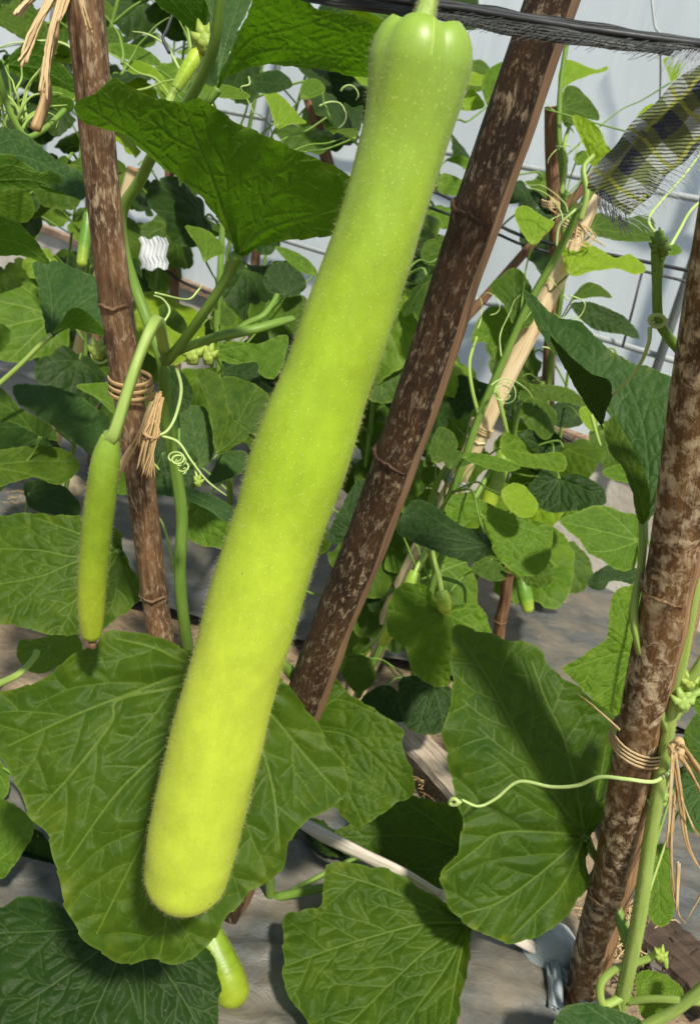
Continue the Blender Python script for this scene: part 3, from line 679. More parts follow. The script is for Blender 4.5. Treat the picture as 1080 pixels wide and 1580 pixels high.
leaf('mid', 'u', 1.0, [(612, 820), (628, 782), (645, 770), (672, 782), (700, 804), (730, 818), (752, 826), (758, 845), (744, 862), (728, 868), (700, 862), (660, 846)], (754, 842), [[(690, 830), (625, 818)], [(700, 820), (650, 785)], [(700, 848), (650, 840)]], mat='k', gy=-.05)
leaf('mid', 'l', 1.22, [(738, 800), (715, 812), (694, 806), (686, 785), (700, 764), (722, 760), (742, 772), (766, 782), (795, 795), (826, 803), (852, 815), (850, 850), (842, 876), (826, 888), (796, 885), (772, 866), (757, 842)],
     (742, 795), [[(775, 822), (810, 865)], [(780, 805), (848, 828)], [(735, 775), (705, 772)], [(745, 815), (760, 840)]], gy=-.03, cr=1.6)
leaf('mid', 'y', 1.18, [(772, 762), (788, 746), (806, 748), (818, 760), (830, 778), (822, 796), (804, 798), (786, 786)], (774, 764), None)
leaf('thin', 'u', 1.55, [(862, 737), (845, 724), (828, 735), (815, 752), (820, 770), (842, 789), (871, 790), (904, 785), (932, 778), (935, 765), (925, 748), (904, 736), (880, 730)], (862, 738), [[(862, 785)], [(835, 780)], [(895, 780)], [(925, 765)], [(822, 757)]], mat='k', cr=2, gy=-.05)
leaf('right', 'u', 1.12, [(864, 806), (888, 791), (925, 779), (955, 789), (985, 800), (985, 862), (962, 882), (930, 866), (906, 851), (890, 830)], (985, 835), [[(930, 820), (870, 806)], [(940, 850), (905, 850)], [(950, 800), (925, 782)]], mat='l')
leaf('right', 'k', 1.3, [(905, 896), (920, 881), (950, 869), (985, 880), (985, 902), (945, 896), (930, 910), (912, 908)], (985, 890), None)
leaf('right', 'l', 1.04, [(868, 1032), (888, 1018), (908, 1004), (934, 986), (940, 948), (946, 915), (965, 905), (995, 915), (995, 1060), (975, 1110), (940, 1100), (905, 1070), (880, 1046)], (985, 1008), [[(945, 1010), (872, 1034)], [(955, 1050), (915, 1078)], [(965, 960), (950, 918)]], cr=2.2, gy=-.03)
leaf('right', 'b', .74, [(808, 448), (832, 466), (860, 488), (892, 496), (930, 530), (975, 560), (1010, 570), (1045, 592), (1060, 650), (1045, 720), (1020, 775), (1003, 800), (986, 806), (975, 762), (960, 722), (940, 694), (932, 664), (938, 640), (905, 604), (855, 545), (822, 492)],
     (992, 803), [[(990, 740), (945, 640), (880, 560), (815, 458)], [(1000, 740), (990, 650), (960, 575)], [(1015, 740), (1040, 620)]], gx=-.02, gy=-.022, droop=.12, cr=.7,
     petpath=[(992, 830, .735), (988, 880, .735), (978, 960, .735), (1010, 1075, .765), (1030, 1130, .79)], label='large blue-green leaf draped at upper right beside the stake')
leaf('right', 'd', .728, [(848, 520), (878, 548), (910, 575), (940, 588), (943, 612), (936, 632), (928, 655), (914, 640), (886, 596)], (930, 652), [[(900, 605), (855, 530)], [(938, 605)]], mat='k', gy=.05, pet=False)
leaf('right', 'u', .722, [(932, 664), (945, 640), (955, 655), (975, 690), (995, 730), (1003, 775), (998, 802), (985, 806), (975, 762), (960, 722), (940, 694)], (992, 803), [[(985, 760), (945, 660)]], mat='u', gx=-.03, pet=False)
# ---- left group
leaf('edge', 'b', .78, [(-30, 190), (0, 195), (40, 206), (75, 236), (105, 255), (130, 270), (136, 295), (124, 308), (95, 296), (60, 285), (20, 275), (-30, 275)], (-28, 235), [[(50, 245), (128, 290)], [(20, 215), (60, 232)]], gy=-.03)
leaf('edge', 'd', .755, [(-30, 236), (5, 238), (22, 240), (60, 265), (75, 262), (95, 276), (116, 303), (60, 293), (0, 293), (-30, 292)], (-28, 280), [[(50, 278), (110, 300)], [(10, 255), (55, 266)]], gy=.03, pet=False)
leaf('edge', 'd', .82, [(-30, 325), (0, 333), (30, 345), (55, 370), (76, 402), (70, 408), (40, 396), (0, 395), (-30, 400)], (-28, 365), [[(30, 375), (72, 404)], [(10, 345), (40, 360)]], gy=.03)
leaf('edge', 'u', .92, [(78, 520), (66, 485), (58, 440), (52, 405), (75, 403), (100, 406), (140, 424), (172, 432), (182, 470), (192, 516), (160, 512), (110, 506)], (80, 517), [[(110, 480), (170, 440)], [(80, 460), (70, 410)], [(120, 495), (185, 512)]], mat='b', gy=-.04, petpath=[(60, 535, .92), (30, 565, .925), (-10, 600, .93), (-40, 620, .92)])
leaf('edge', 'd', .885, [(82, 516), (96, 494), (108, 477), (122, 475), (135, 482), (155, 500), (163, 518), (140, 514), (105, 506)], (84, 514), [[(110, 495), (128, 480)], [(115, 503), (158, 514)]], gy=.04, pet=False)
leaf('edge', 'u', 1.0, [(20, 596), (50, 593), (85, 597), (122, 610), (150, 630), (168, 645), (172, 678), (150, 705), (128, 692), (100, 672), (60, 642), (30, 622)], (50, 680), [[(90, 670), (165, 648)], [(80, 640), (60, 600)], [(100, 640), (125, 612)]], mat='b', gy=-.04)
leaf('edge', 'u', .97, [(-30, 590), (5, 600), (28, 625), (60, 645), (78, 655), (90, 680), (60, 672), (20, 652), (-30, 648)], (62, 682), [[(30, 640), (-20, 610)]], mat='u')
leaf('edge', 'u', .98, [(-30, 690), (0, 694), (50, 687), (95, 692), (122, 712), (118, 730), (92, 748), (50, 737), (0, 752), (-30, 756)], (-25, 720), [[(40, 712), (115, 712)], [(30, 728), (85, 742)]], gy=-.05)
leaf('edge', 'u', .93, [(190, 848), (218, 905), (205, 938), (170, 962), (148, 976), (100, 981), (50, 972), (0, 961), (-40, 950), (-45, 860), (-30, 800), (0, 795), (60, 792), (115, 796), (160, 802), (185, 822)], (186, 850), [[(120, 859), (60, 849), (-30, 846)], [(120, 866), (60, 890), (-30, 906)], [(150, 900), (90, 945)], [(140, 830), (60, 800)]], gy=-.03, cr=1.2, label='broad leaf behind the small hanging gourd')
leaf('edge', 'l', 1.15, [(60, 985), (110, 975), (128, 1000), (100, 1022), (60, 1040), (30, 1020), (30, 990)], (78, 998), None)
leaf('edge', 'd', 1.0, [(-20, 295), (20, 293), (44, 296), (54, 320), (50, 336), (34, 344), (0, 338), (-20, 330)], (-15, 310), None, mat='l')
leaf('edge', 'u', .98, [(-20, 12), (20, 8), (36, 22), (43, 44), (25, 53), (0, 40), (-20, 38)], (-18, 25), None)
leaf('edge', 'd', .92, [(20, 82), (42, 64), (64, 64), (89, 92), (108, 112), (124, 132), (122, 145), (97, 136), (64, 128), (28, 117), (6, 100)], (12, 100), [[(65, 108), (120, 142)], [(50, 85), (85, 95)]], gy=.04)
leaf('edge', 'd', 1.0, [(74, 150), (97, 147), (115, 158), (109, 173), (84, 168)], (75, 155), None)
leaf('edge', 'u', 1.1, [(-20, 500), (0, 498), (18, 512), (12, 535), (-5, 545), (-20, 540)], (-18, 520), None, mat='l')
leaf('edge', 'u', 1.08, [(-20, 400), (0, 410), (20, 428), (35, 440), (10, 450), (-20, 458)], (-18, 430), None)
leaf('edge', 'k', 1.25, [(40, 745), (90, 745), (122, 775), (120, 795), (70, 792), (45, 780)], (45, 760), None)
leaf('left', 'u', .95, [(207, 747), (230, 732), (259, 736), (289, 751), (333, 766), (362, 786), (352, 806), (318, 785), (278, 768), (230, 762)], (208, 748), [[(270, 752), (352, 790)]], mat='b', gy=-.05)
leaf('left', 'u', .90, [(249, 566), (272, 567), (288, 583), (298, 604), (292, 628), (272, 640), (255, 652), (245, 620)], (252, 568), None, mat='k')
leaf('left', 'u', .98, [(150, 556), (178, 544), (195, 552), (194, 580), (184, 594), (165, 580)], (195, 550), None, mat='u')
leaf('back', 'u', 1.25, [(118, 596), (148, 591), (190, 594), (200, 640), (178, 640), (150, 615)], (200, 640), None, mat='l')
leaf('back', 'u', 1.15, [(256, 660), (281, 630), (315, 628), (326, 658), (331, 697), (314, 722), (294, 700), (268, 684)], (310, 720), None, mat='b', gy=-.03)
leaf('back', 'u', 1.12, [(303, 574), (320, 570), (336, 577), (348, 604), (354, 640), (385, 668), (360, 690), (333, 700), (328, 660), (322, 625)], (335, 698), None, mat='u')
leaf('back', 'l', 1.2, [(345, 580), (392, 592), (420, 620), (410, 670), (385, 668), (356, 640), (348, 604)], (360, 665), None, mat='u')
leaf('back', 'k', 1.22, [(340, 699), (380, 697), (376, 726), (348, 741), (320, 746), (332, 718)], (338, 700), None, mat='b')
leaf('back', 'l', 1.3, [(322, 534), (360, 526), (398, 530), (442, 516), (440, 552), (424, 584), (400, 576), (396, 558), (362, 562), (328, 548)], (330, 542), None, cr=2)
leaf('back', 'u', 1.38, [(336, 560), (396, 558), (402, 590), (385, 600), (352, 588)], (340, 575), None, mat='k')
leaf('back', 'l', 1.3, [(296, 770), (330, 772), (360, 800), (365, 840), (330, 845), (290, 828)], (300, 790), None, cr=2)
leaf('back', 'k', 1.45, [(240, 640), (300, 700), (300, 745), (240, 740)], (250, 700), None)
leaf('back', 'y', 1.2, [(286, 350), (303, 350), (323, 357), (343, 376), (347, 390), (328, 397), (316, 404), (305, 380)], (317, 402), None, mat='l')
leaf('back', 'k', 1.35, [(408, 424), (422, 407), (441, 405), (464, 420), (473, 440), (461, 454), (436, 458), (411, 446)], (440, 455), None, gy=-.02)
leaf('back', 'k', 1.38, [(436, 466), (466, 455), (475, 470), (462, 486), (445, 490)], (438, 468), None, mat='u')
leaf('back', 'u', 1.35, [(325, 488), (338, 471), (352, 474), (365, 489), (358, 503), (335, 502)], (326, 490), None)
leaf('back', 'u', 1.05, [(246, 474), (262, 470), (288, 498), (282, 515), (262, 505), (248, 490)], (285, 512), None)
leaf('back', 'u', 1.5, [(425, 380), (455, 388), (480, 405), (490, 425), (465, 420), (440, 400)], (486, 424), None, mat='l')
# ---- top left behind the big leaf
leaf('back', 'u', 1.3, [(160, 70), (189, 66), (217, 72), (243, 89), (248, 103), (222, 97), (192, 91), (168, 81)], (162, 72), None, mat='l')
leaf('back', 'u', 1.35, [(156, 46), (178, 42), (190, 56), (187, 68), (164, 68)], (160, 60), None)
leaf('back', 'y', 1.25, [(189, 101), (211, 93), (238, 104), (260, 128), (268, 146), (252, 148), (244, 129), (232, 115), (206, 114)], (264, 146), None)
leaf('back', 'y', 1.25, [(404, 133), (420, 138), (440, 153), (462, 178), (472, 190), (448, 192), (428, 198), (418, 172)], (427, 196), None, mat='y')
leaf('back', 'l', 1.3, [(463, 152), (468, 126), (490, 122), (502, 140), (482, 151)], (466, 150), None)
leaf('back', 'u', 1.4, [(530, 158), (545, 166), (560, 164), (556, 200), (549, 206), (541, 184)], (552, 204), None, mat='k')
leaf('back', 'u', 1.4, [(503, 180), (516, 177), (528, 195), (522, 200)], (504, 181), None, mat='k')
leaf('back', 'u', 1.38, [(518, 202), (534, 198), (549, 200), (549, 216), (530, 208)], (549, 212), None)
leaf('back', 'l', 1.1, [(322, 146), (341, 130), (372, 138), (387, 150), (362, 153)], (324, 145), None)
leaf('back', 'k', 1.15, [(384, 122), (427, 108), (452, 130), (430, 142), (400, 143)], (386, 124), None)
# ---- beyond the thick stake
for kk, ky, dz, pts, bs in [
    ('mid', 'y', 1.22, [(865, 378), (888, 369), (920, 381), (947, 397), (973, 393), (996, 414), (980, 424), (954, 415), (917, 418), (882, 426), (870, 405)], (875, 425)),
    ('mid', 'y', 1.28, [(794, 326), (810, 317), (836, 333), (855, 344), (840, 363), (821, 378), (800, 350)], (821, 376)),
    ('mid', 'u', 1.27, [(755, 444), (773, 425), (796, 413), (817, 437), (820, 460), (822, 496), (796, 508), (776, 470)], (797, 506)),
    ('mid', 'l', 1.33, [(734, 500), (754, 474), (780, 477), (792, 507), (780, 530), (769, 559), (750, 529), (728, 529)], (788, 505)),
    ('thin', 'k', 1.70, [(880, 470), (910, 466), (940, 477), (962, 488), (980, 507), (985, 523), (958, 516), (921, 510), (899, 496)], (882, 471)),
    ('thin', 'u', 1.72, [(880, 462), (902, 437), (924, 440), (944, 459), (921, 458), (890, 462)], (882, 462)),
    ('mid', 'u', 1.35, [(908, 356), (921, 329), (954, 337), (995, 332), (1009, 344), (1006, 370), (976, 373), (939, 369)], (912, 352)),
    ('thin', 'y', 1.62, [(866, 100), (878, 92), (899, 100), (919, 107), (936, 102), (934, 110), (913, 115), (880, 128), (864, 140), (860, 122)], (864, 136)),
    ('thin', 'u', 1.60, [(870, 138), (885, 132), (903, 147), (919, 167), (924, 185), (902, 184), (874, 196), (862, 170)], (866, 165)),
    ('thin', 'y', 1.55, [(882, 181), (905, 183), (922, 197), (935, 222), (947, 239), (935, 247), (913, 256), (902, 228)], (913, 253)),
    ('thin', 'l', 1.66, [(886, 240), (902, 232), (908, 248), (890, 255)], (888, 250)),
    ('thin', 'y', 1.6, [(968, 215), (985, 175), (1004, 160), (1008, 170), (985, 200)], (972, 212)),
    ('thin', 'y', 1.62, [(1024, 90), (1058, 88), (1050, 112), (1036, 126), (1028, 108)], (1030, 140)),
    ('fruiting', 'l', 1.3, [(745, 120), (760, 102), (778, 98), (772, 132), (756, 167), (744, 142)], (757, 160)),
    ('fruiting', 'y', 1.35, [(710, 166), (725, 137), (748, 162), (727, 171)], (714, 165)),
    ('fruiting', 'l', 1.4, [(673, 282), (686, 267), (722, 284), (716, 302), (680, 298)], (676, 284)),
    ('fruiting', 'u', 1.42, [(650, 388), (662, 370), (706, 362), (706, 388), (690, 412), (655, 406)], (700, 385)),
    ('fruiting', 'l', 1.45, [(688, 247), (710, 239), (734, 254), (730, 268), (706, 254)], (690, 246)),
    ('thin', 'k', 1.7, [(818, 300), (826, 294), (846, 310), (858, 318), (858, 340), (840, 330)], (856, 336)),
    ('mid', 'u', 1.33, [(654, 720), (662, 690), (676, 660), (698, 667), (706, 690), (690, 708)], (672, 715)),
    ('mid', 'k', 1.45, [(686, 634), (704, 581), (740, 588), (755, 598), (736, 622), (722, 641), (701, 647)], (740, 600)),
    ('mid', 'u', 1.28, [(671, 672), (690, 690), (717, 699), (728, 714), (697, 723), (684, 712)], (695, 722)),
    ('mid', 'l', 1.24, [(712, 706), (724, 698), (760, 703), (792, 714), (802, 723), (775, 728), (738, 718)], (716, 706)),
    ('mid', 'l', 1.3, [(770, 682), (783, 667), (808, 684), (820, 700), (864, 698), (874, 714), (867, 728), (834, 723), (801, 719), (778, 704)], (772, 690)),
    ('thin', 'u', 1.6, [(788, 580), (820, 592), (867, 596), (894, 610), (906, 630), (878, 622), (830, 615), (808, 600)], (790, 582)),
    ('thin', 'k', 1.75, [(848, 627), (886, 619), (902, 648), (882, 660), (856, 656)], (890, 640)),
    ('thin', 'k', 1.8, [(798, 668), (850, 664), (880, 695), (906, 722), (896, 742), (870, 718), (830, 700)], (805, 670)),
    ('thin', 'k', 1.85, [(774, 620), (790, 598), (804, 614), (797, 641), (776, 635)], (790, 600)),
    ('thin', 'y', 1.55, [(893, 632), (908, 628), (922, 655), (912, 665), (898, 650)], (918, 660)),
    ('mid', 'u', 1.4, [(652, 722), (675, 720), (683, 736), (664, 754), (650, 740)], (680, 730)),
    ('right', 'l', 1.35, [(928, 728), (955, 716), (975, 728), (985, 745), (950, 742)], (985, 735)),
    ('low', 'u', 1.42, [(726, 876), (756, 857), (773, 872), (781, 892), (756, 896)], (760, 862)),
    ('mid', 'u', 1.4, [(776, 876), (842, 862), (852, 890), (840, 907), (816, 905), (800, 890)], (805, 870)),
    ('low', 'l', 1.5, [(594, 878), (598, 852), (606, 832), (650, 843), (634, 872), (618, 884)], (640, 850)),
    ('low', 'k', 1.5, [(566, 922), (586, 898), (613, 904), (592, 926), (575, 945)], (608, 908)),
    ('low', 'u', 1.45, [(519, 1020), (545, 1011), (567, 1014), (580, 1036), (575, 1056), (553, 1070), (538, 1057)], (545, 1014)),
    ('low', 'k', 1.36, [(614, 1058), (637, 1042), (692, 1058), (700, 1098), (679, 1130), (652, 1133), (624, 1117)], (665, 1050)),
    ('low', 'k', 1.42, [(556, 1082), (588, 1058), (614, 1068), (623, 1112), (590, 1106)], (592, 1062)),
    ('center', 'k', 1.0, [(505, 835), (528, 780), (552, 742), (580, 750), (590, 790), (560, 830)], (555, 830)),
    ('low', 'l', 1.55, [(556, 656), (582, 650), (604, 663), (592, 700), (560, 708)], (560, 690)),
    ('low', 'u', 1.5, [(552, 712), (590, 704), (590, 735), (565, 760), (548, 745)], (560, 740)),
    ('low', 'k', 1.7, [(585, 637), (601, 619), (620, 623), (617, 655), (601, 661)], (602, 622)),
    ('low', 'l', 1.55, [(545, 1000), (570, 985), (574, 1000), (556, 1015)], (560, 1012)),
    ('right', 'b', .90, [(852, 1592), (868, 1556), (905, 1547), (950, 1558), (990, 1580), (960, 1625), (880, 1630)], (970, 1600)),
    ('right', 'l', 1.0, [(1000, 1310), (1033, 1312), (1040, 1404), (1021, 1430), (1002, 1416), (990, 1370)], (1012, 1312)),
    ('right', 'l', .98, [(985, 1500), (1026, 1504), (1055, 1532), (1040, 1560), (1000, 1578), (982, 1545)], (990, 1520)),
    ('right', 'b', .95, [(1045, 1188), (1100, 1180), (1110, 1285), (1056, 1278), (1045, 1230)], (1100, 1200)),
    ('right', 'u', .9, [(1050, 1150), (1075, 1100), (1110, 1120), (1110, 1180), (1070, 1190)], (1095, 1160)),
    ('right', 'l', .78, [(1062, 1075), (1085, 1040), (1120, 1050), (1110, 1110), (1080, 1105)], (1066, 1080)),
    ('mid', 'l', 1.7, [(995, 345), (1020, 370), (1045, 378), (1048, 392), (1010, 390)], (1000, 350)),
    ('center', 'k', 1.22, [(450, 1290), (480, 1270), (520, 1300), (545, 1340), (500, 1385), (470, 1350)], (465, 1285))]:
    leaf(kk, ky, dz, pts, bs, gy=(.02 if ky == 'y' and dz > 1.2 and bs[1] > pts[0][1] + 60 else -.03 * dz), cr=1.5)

# ------------------------------------------------------------------ background vines on the far rows (copies share leaf meshes)
def lib_leaf(k):
    th = np.linspace(math.radians(-72), math.radians(252), 22); pts = [(0, 0.02)]
    for t in th:
        r = .78 + .26 * max(0, math.sin(t)) ** 2 + .05 * math.sin(5 * t + k) + rng.uniform(-.05, .05)
        pts.append((r * math.cos(t) * 1.0, .62 + r * .95 * math.sin(t)))
    pts = [(x * 100, y * 100) for x, y in pts]
    c = leaf_core(pts, (0, 20), None, res=15, minres=.1, vw=2.0); p = c['p']; R = c['R']; q = p / R
    rad = np.linalg.norm(q - q.mean(0), axis=1)
    z = -.14 * rad ** 2 * (1 + .5 * k % 2) + .10 * np.abs(q[:, 0]) * (1 if k % 2 else -.6) + .07 * np.sin(3 * q[:, 1] + k) + .05 * c['pillow'] + .06 * np.exp(-c['ed'] / (R * .18)) * np.sin(7 * np.arctan2(q[:, 1] - .6, q[:, 0]) + k)
    V = np.stack([q[:, 0], q[:, 1] - .2, z], 1)
    return V, c, q
LIB = {}
for k in range(5):
    V, c, q = lib_leaf(k)
    for mk in 'uklyb':
        o = mesh_obj('leaf', V, c['f'], M[mk], None, uvs=q + 7 * k, attrs=dict(vm=c['vm'], vs=c['vs'], margin=c['margin'], rim=np.exp(-c['ed'] / (c['R'] * .10))))
        LIB[k, mk] = o.data; bpy.data.objects.remove(o)
PETM = {}
def fill_leaf(root, S, az, up, L, Rl, mk, tiltv):
    out = np.array([math.cos(az), math.sin(az), 0]); B = S + out * L * .75 + np.array([0, 0, L * up])
    N = Vector(tiltv).normalized(); T = Vector(out) * .8 + Vector((0, 0, -.55)); T = (T - N * T.dot(N)).normalized(); X = T.cross(N)
    m = Matrix(((X.x, T.x, N.x, B[0]), (X.y, T.y, N.y, B[1]), (X.z, T.z, N.z, B[2]), (0, 0, 0, 1))) @ Matrix.Diagonal((Rl, Rl, Rl, 1))
    o = bpy.data.objects.new('leaf', LIB[int(rng.integers(5)), mk]); COL.objects.link(o); o.parent = root
    o.matrix_parent_inverse = Matrix.Translation(-Vector(LOC[root])); o.matrix_basis = m
    mi = m.inverted()
    pts = catmull([S, S + out * L * .3 + np.array([0, 0, L * up * .7]), B - out * L * .12 + np.array([0, 0, .01]), B], 4)
    pl = [np.array(mi @ Vector(p)) for p in pts]
    v, f, u = tube_geo(pl, .0022 / Rl, 6)
    me = mesh_obj('petiole', v, f, M['stem'], None, uvs=u * Rl); me.parent = o
for i, (x, y, zt, n) in enumerate([(-.88, 1.85, 1.5, 20), (-.60, 1.72, 1.5, 19), (-.34, 1.78, 1.45, 18), (-.10, 1.70, 1.45, 16), (-1.35, 2.5, 1.5, 22), (-.98, 2.6, 1.5, 26), (-.66, 2.45, 1.45, 25), (-.36, 2.35, 1.35, 23), (-.08, 2.25, 1.25, 18), (-1.55, 3.3, 1.4, 15), (-1.15, 3.3, 1.4, 16), (-.80, 3.05, 1.3, 15), (-1.05, 1.5, 1.45, 10), (.16, 2.15, .9, 6)]):
    top = np.array([x + rng.uniform(-.1, .1), y + rng.uniform(-.1, .1), zt])
    W = catmull([np.array([x, y, .0]), np.array([x + rng.uniform(-.04, .04), y, .4]), np.array([x + rng.uniform(-.08, .08), y, .9]), top], 10)
    root = thing('gourd_vine', 'gourd vine in the dense shaded rows at the back left', 'vine', (x, y, 0), 'background vines')
    tube('stem', W, (.005, .004, .003), M['stem'], root, 8, ridges=5)
    zmin = .42 if i in (0, 4, 9, 12) else .30
    for j in range(n):
        t = (zmin + (zt - zmin) * (j + rng.uniform(0, .8)) / n) / zt
        S = W[min(len(W) - 1, int(t * (len(W) - 1)))]
        az = rng.uniform(math.pi * .85, math.pi * 2.15)
        tl = (rng.normal(0, .45) + .2, rng.normal(-.5, .4), .75)
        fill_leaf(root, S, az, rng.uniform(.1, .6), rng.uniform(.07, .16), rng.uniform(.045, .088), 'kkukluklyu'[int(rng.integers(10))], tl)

for lb, x, y, zt, n, zm in [('low leafy gourd vine right behind the thick dark stake', .10, 1.62, .62, 13, .12), ('low leafy gourd vine behind the twin young fruits', .27, 1.72, .58, 12, .10), ('leafy gourd vine below the wall board at centre right', .40, 1.95, .62, 11, .16), ('leafy vine between the big gourd and the thick dark stake', -.02, 1.45, .75, 13, .15)]:
    W = catmull([np.array([x, y, 0]), np.array([x + .03, y, zt * .5]), np.array([x - .02, y - .03, zt])], 12)
    root = thing('gourd_vine', lb, 'vine', (x, y, 0), 'background vines'); tube('stem', W, (.005, .004, .003), M['stem'], root, 8, ridges=5)
    for j in range(n):
        S = W[int((zm + (zt - zm) * (j + rng.uniform(0, .8)) / n) / zt * (len(W) - 1))]
        fill_leaf(root, S, rng.uniform(math.pi * .9, math.pi * 2.1), rng.uniform(0, .5), rng.uniform(.06, .13), rng.uniform(.045, .075), 'uluklyulkl'[int(rng.integers(10))], (rng.normal(.1, .4), rng.normal(-.6, .35), .75))

# ------------------------------------------------------------------ gourds
def gourd(label, C, R_, mat, name='gourd', lobe=.06, nhair=0, hl=.0022, stalk=None, stalk_r=(.004, .0035, .005), tipdot=True, cat='gourd', dip=.25, hw=.00012, round_tip=True):
    """C: centre line points from shoulder to tip, R_: radius at each"""
    C = np.asarray(C, float); L = np.r_[0, np.cumsum(np.linalg.norm(np.diff(C, axis=0), axis=1))]
    n = max(24, int(L[-1] / .004)); u = np.linspace(0, L[-1], n)
    cc = np.stack([np.interp(u, L, C[:, k]) for k in range(3)], 1); rr = np.interp(u, L, R_)
    for _ in range(10):
        cc[1:-1] = (cc[:-2] + 2 * cc[1:-1] + cc[2:]) / 4; rr[1:-1] = (rr[:-2] + 2 * rr[1:-1] + rr[2:]) / 4
    ax0 = cc[1] - cc[0]; ax0 /= np.linalg.norm(ax0); axn = cc[-1] - cc[-2]; axn /= np.linalg.norm(axn)
    # shoulder rows (rise then dip to the stalk), then body, then rounded tip
    rows = []; Rt = rr[0]
    for q, h in ((.16, -dip * .15), (.30, -dip * .75), (.5, -dip * 1.25), (.68, -dip * 1.3), (.84, -dip * .95), (.94, -dip * .5)):
        rows.append((cc[0] + ax0 * Rt * h * 1.2 - ax0 * Rt * .02, Rt * q, ax0, (1 - abs(q - .62) * 1.2) * .11 * Rt, 0))
    rows += [(cc[i], rr[i], None, 0, 0) for i in range(n)]
    Re = rr[-1]
    for a in np.linspace(.12, 1, 12):
        an = a * math.pi / 2; rows.append((cc[-1] + axn * Re * math.sin(an) * .95, Re * max(.02, math.cos(an)), axn, 0, 0))
    seg = 64; th = np.arange(seg) * 2 * math.pi / seg
    V, UV = [], []; N = len(rows); tot = L[-1] + Re
    tanc = np.gradient(cc, axis=0); tanc /= np.linalg.norm(tanc, axis=1)[:, None]
    for i, (c, r, a, lh, _) in enumerate(rows):
        t_ = a if a is not None else tanc[min(n - 1, i - 6)]
        bx = cF - t_ * np.dot(cF, t_); bx /= np.linalg.norm(bx); by = np.cross(t_, bx)
        dl = np.dot(c - cc[0], ax0); fd = math.exp(-max(0, dl) / (Rt * 1.1))
        lob = np.abs(np.cos(2.5 * (th + .42))) ** .8
        wv = 1 + .010 * np.sin(3 * th + c[2] * 30) + .008 * np.sin(2 * th + c[2] * 70) + .006 * math.sin(c[2] * 55) + .003 * math.sin(c[2] * 140)
        r2 = r * (wv + lobe * 2.4 * fd * (lob - .62))
        V.append(c + np.outer(r2 * np.cos(th), bx) + np.outer(r2 * np.sin(th), by) - np.outer(lh * lob, ax0))
        UV.append(np.stack([th / 6.2832, np.full(seg, min(1, max(0, i - 6) / (N - 6)))], 1))
    Vv = np.concatenate(V); UV = np.concatenate(UV); Fc = []
    for i in range(N - 1):
        for k in range(seg):
            k2 = (k + 1) % seg; Fc.append((i * seg + k, i * seg + k2, (i + 1) * seg + k2, (i + 1) * seg + k))
    Fc += [tuple(range(seg - 1, -1, -1)), tuple((N - 1) * seg + k for k in range(seg))]
    root = thing(name, label, cat, cc[-1] + axn * Re)
    body = mesh_obj('body', Vv, Fc, M[mat], root, uvs=UV)
    if stalk is not None:
        sp = catmull([cc[0] + ax0 * Rt * .05] + list(stalk), 8)
        st = tube('stalk', sp, stalk_r, M['stem_l' if mat != 'gourd3' else 'stem'], root, 15, ridges=5, ramp=.13)
    if nhair:
        fa = np.array([f for f in Fc if len(f) == 4])[5 * seg:]; A, B_, D = Vv[fa[:, 0]], Vv[fa[:, 1]], Vv[fa[:, 3]]
        ar = np.linalg.norm(np.cross(B_ - A, D - A), axis=1); pk = rng.choice(len(fa), nhair, p=ar / ar.sum())
        s_, t_ = rng.random((2, nhair, 1)); bp = A[pk] + (B_[pk] - A[pk]) * s_ + (D[pk] - A[pk]) * t_
        nn = np.cross(B_[pk] - A[pk], D[pk] - A[pk]); nn /= np.linalg.norm(nn, axis=1)[:, None] + 1e-12
        cen = cc[np.clip(np.searchsorted(u, np.clip((bp - cc[0]) @ ax0, 0, L[-1])), 0, n - 1)]
        sg = np.sign(((bp - cen) * nn).sum(1))[:, None]; nn = nn * np.where(sg == 0, 1, sg)
        hairs('fuzz', bp, nn, hl, hw, M['hair'], body)
        if stalk is not None:
            m = nhair // 9; k = rng.integers(0, len(sp) - 1, m); t = rng.random((m, 1)); c = sp[k] * (1 - t) + sp[k + 1] * t
            tn = sp[k + 1] - sp[k]; nn = np.cross(tn, rng.normal(0, 1, (m, 3))); nn /= np.linalg.norm(nn, axis=1)[:, None]
            sr_ = np.interp(k / len(sp), np.linspace(0, 1, len(stalk_r)), stalk_r)[:, None]
            hairs('stalk_fuzz', c + nn * sr_ * .95, nn, hl * .8, hw, M['hair'], st)
    return root, body, cc[-1] + axn * Re
EDGE = [(92, 569, 731), (110, 566, 729), (150, 565, 718), (200, 559, 698), (250, 547, 684), (300, 532, 668), (350, 517, 654), (400, 500, 640), (450, 480, 622), (500, 460, 608), (550, 443, 592), (600, 424, 573), (650, 402, 560), (700, 385, 545), (750, 370, 527), (800, 358, 510), (850, 342, 494), (900, 326, 478), (950, 312, 463), (1000, 298, 448), (1050, 284, 432), (1100, 270, 418), (1150, 258, 407), (1200, 246, 395), (1250, 235, 383), (1300, 226, 370), (1345, 221, 357)]
C, Rr = [], []; YG = .48
for i, (y, l, r) in enumerate(EDGE):
    cx = (l + r) / 2; p = PY(cx, y, YG); d = np.dot(p - cC, cF)
    j0, j1 = EDGE[max(0, i - 2)], EDGE[min(len(EDGE) - 1, i + 2)]
    tl = math.atan2((j0[1] + j0[2] - j1[1] - j1[2]) / 2, j1[0] - j0[0])
    C.append(p); Rr.append((r - l) / 2 * math.cos(tl) * d / FPX * .985)
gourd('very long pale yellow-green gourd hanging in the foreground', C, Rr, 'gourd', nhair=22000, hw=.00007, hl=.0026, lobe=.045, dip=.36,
      stalk=[P(652, 40, .424), P(658, 12, .424), P(664, -20, .425), P(668, -55, .435)], stalk_r=(.0085, .0056, .0046, .0044, .005))
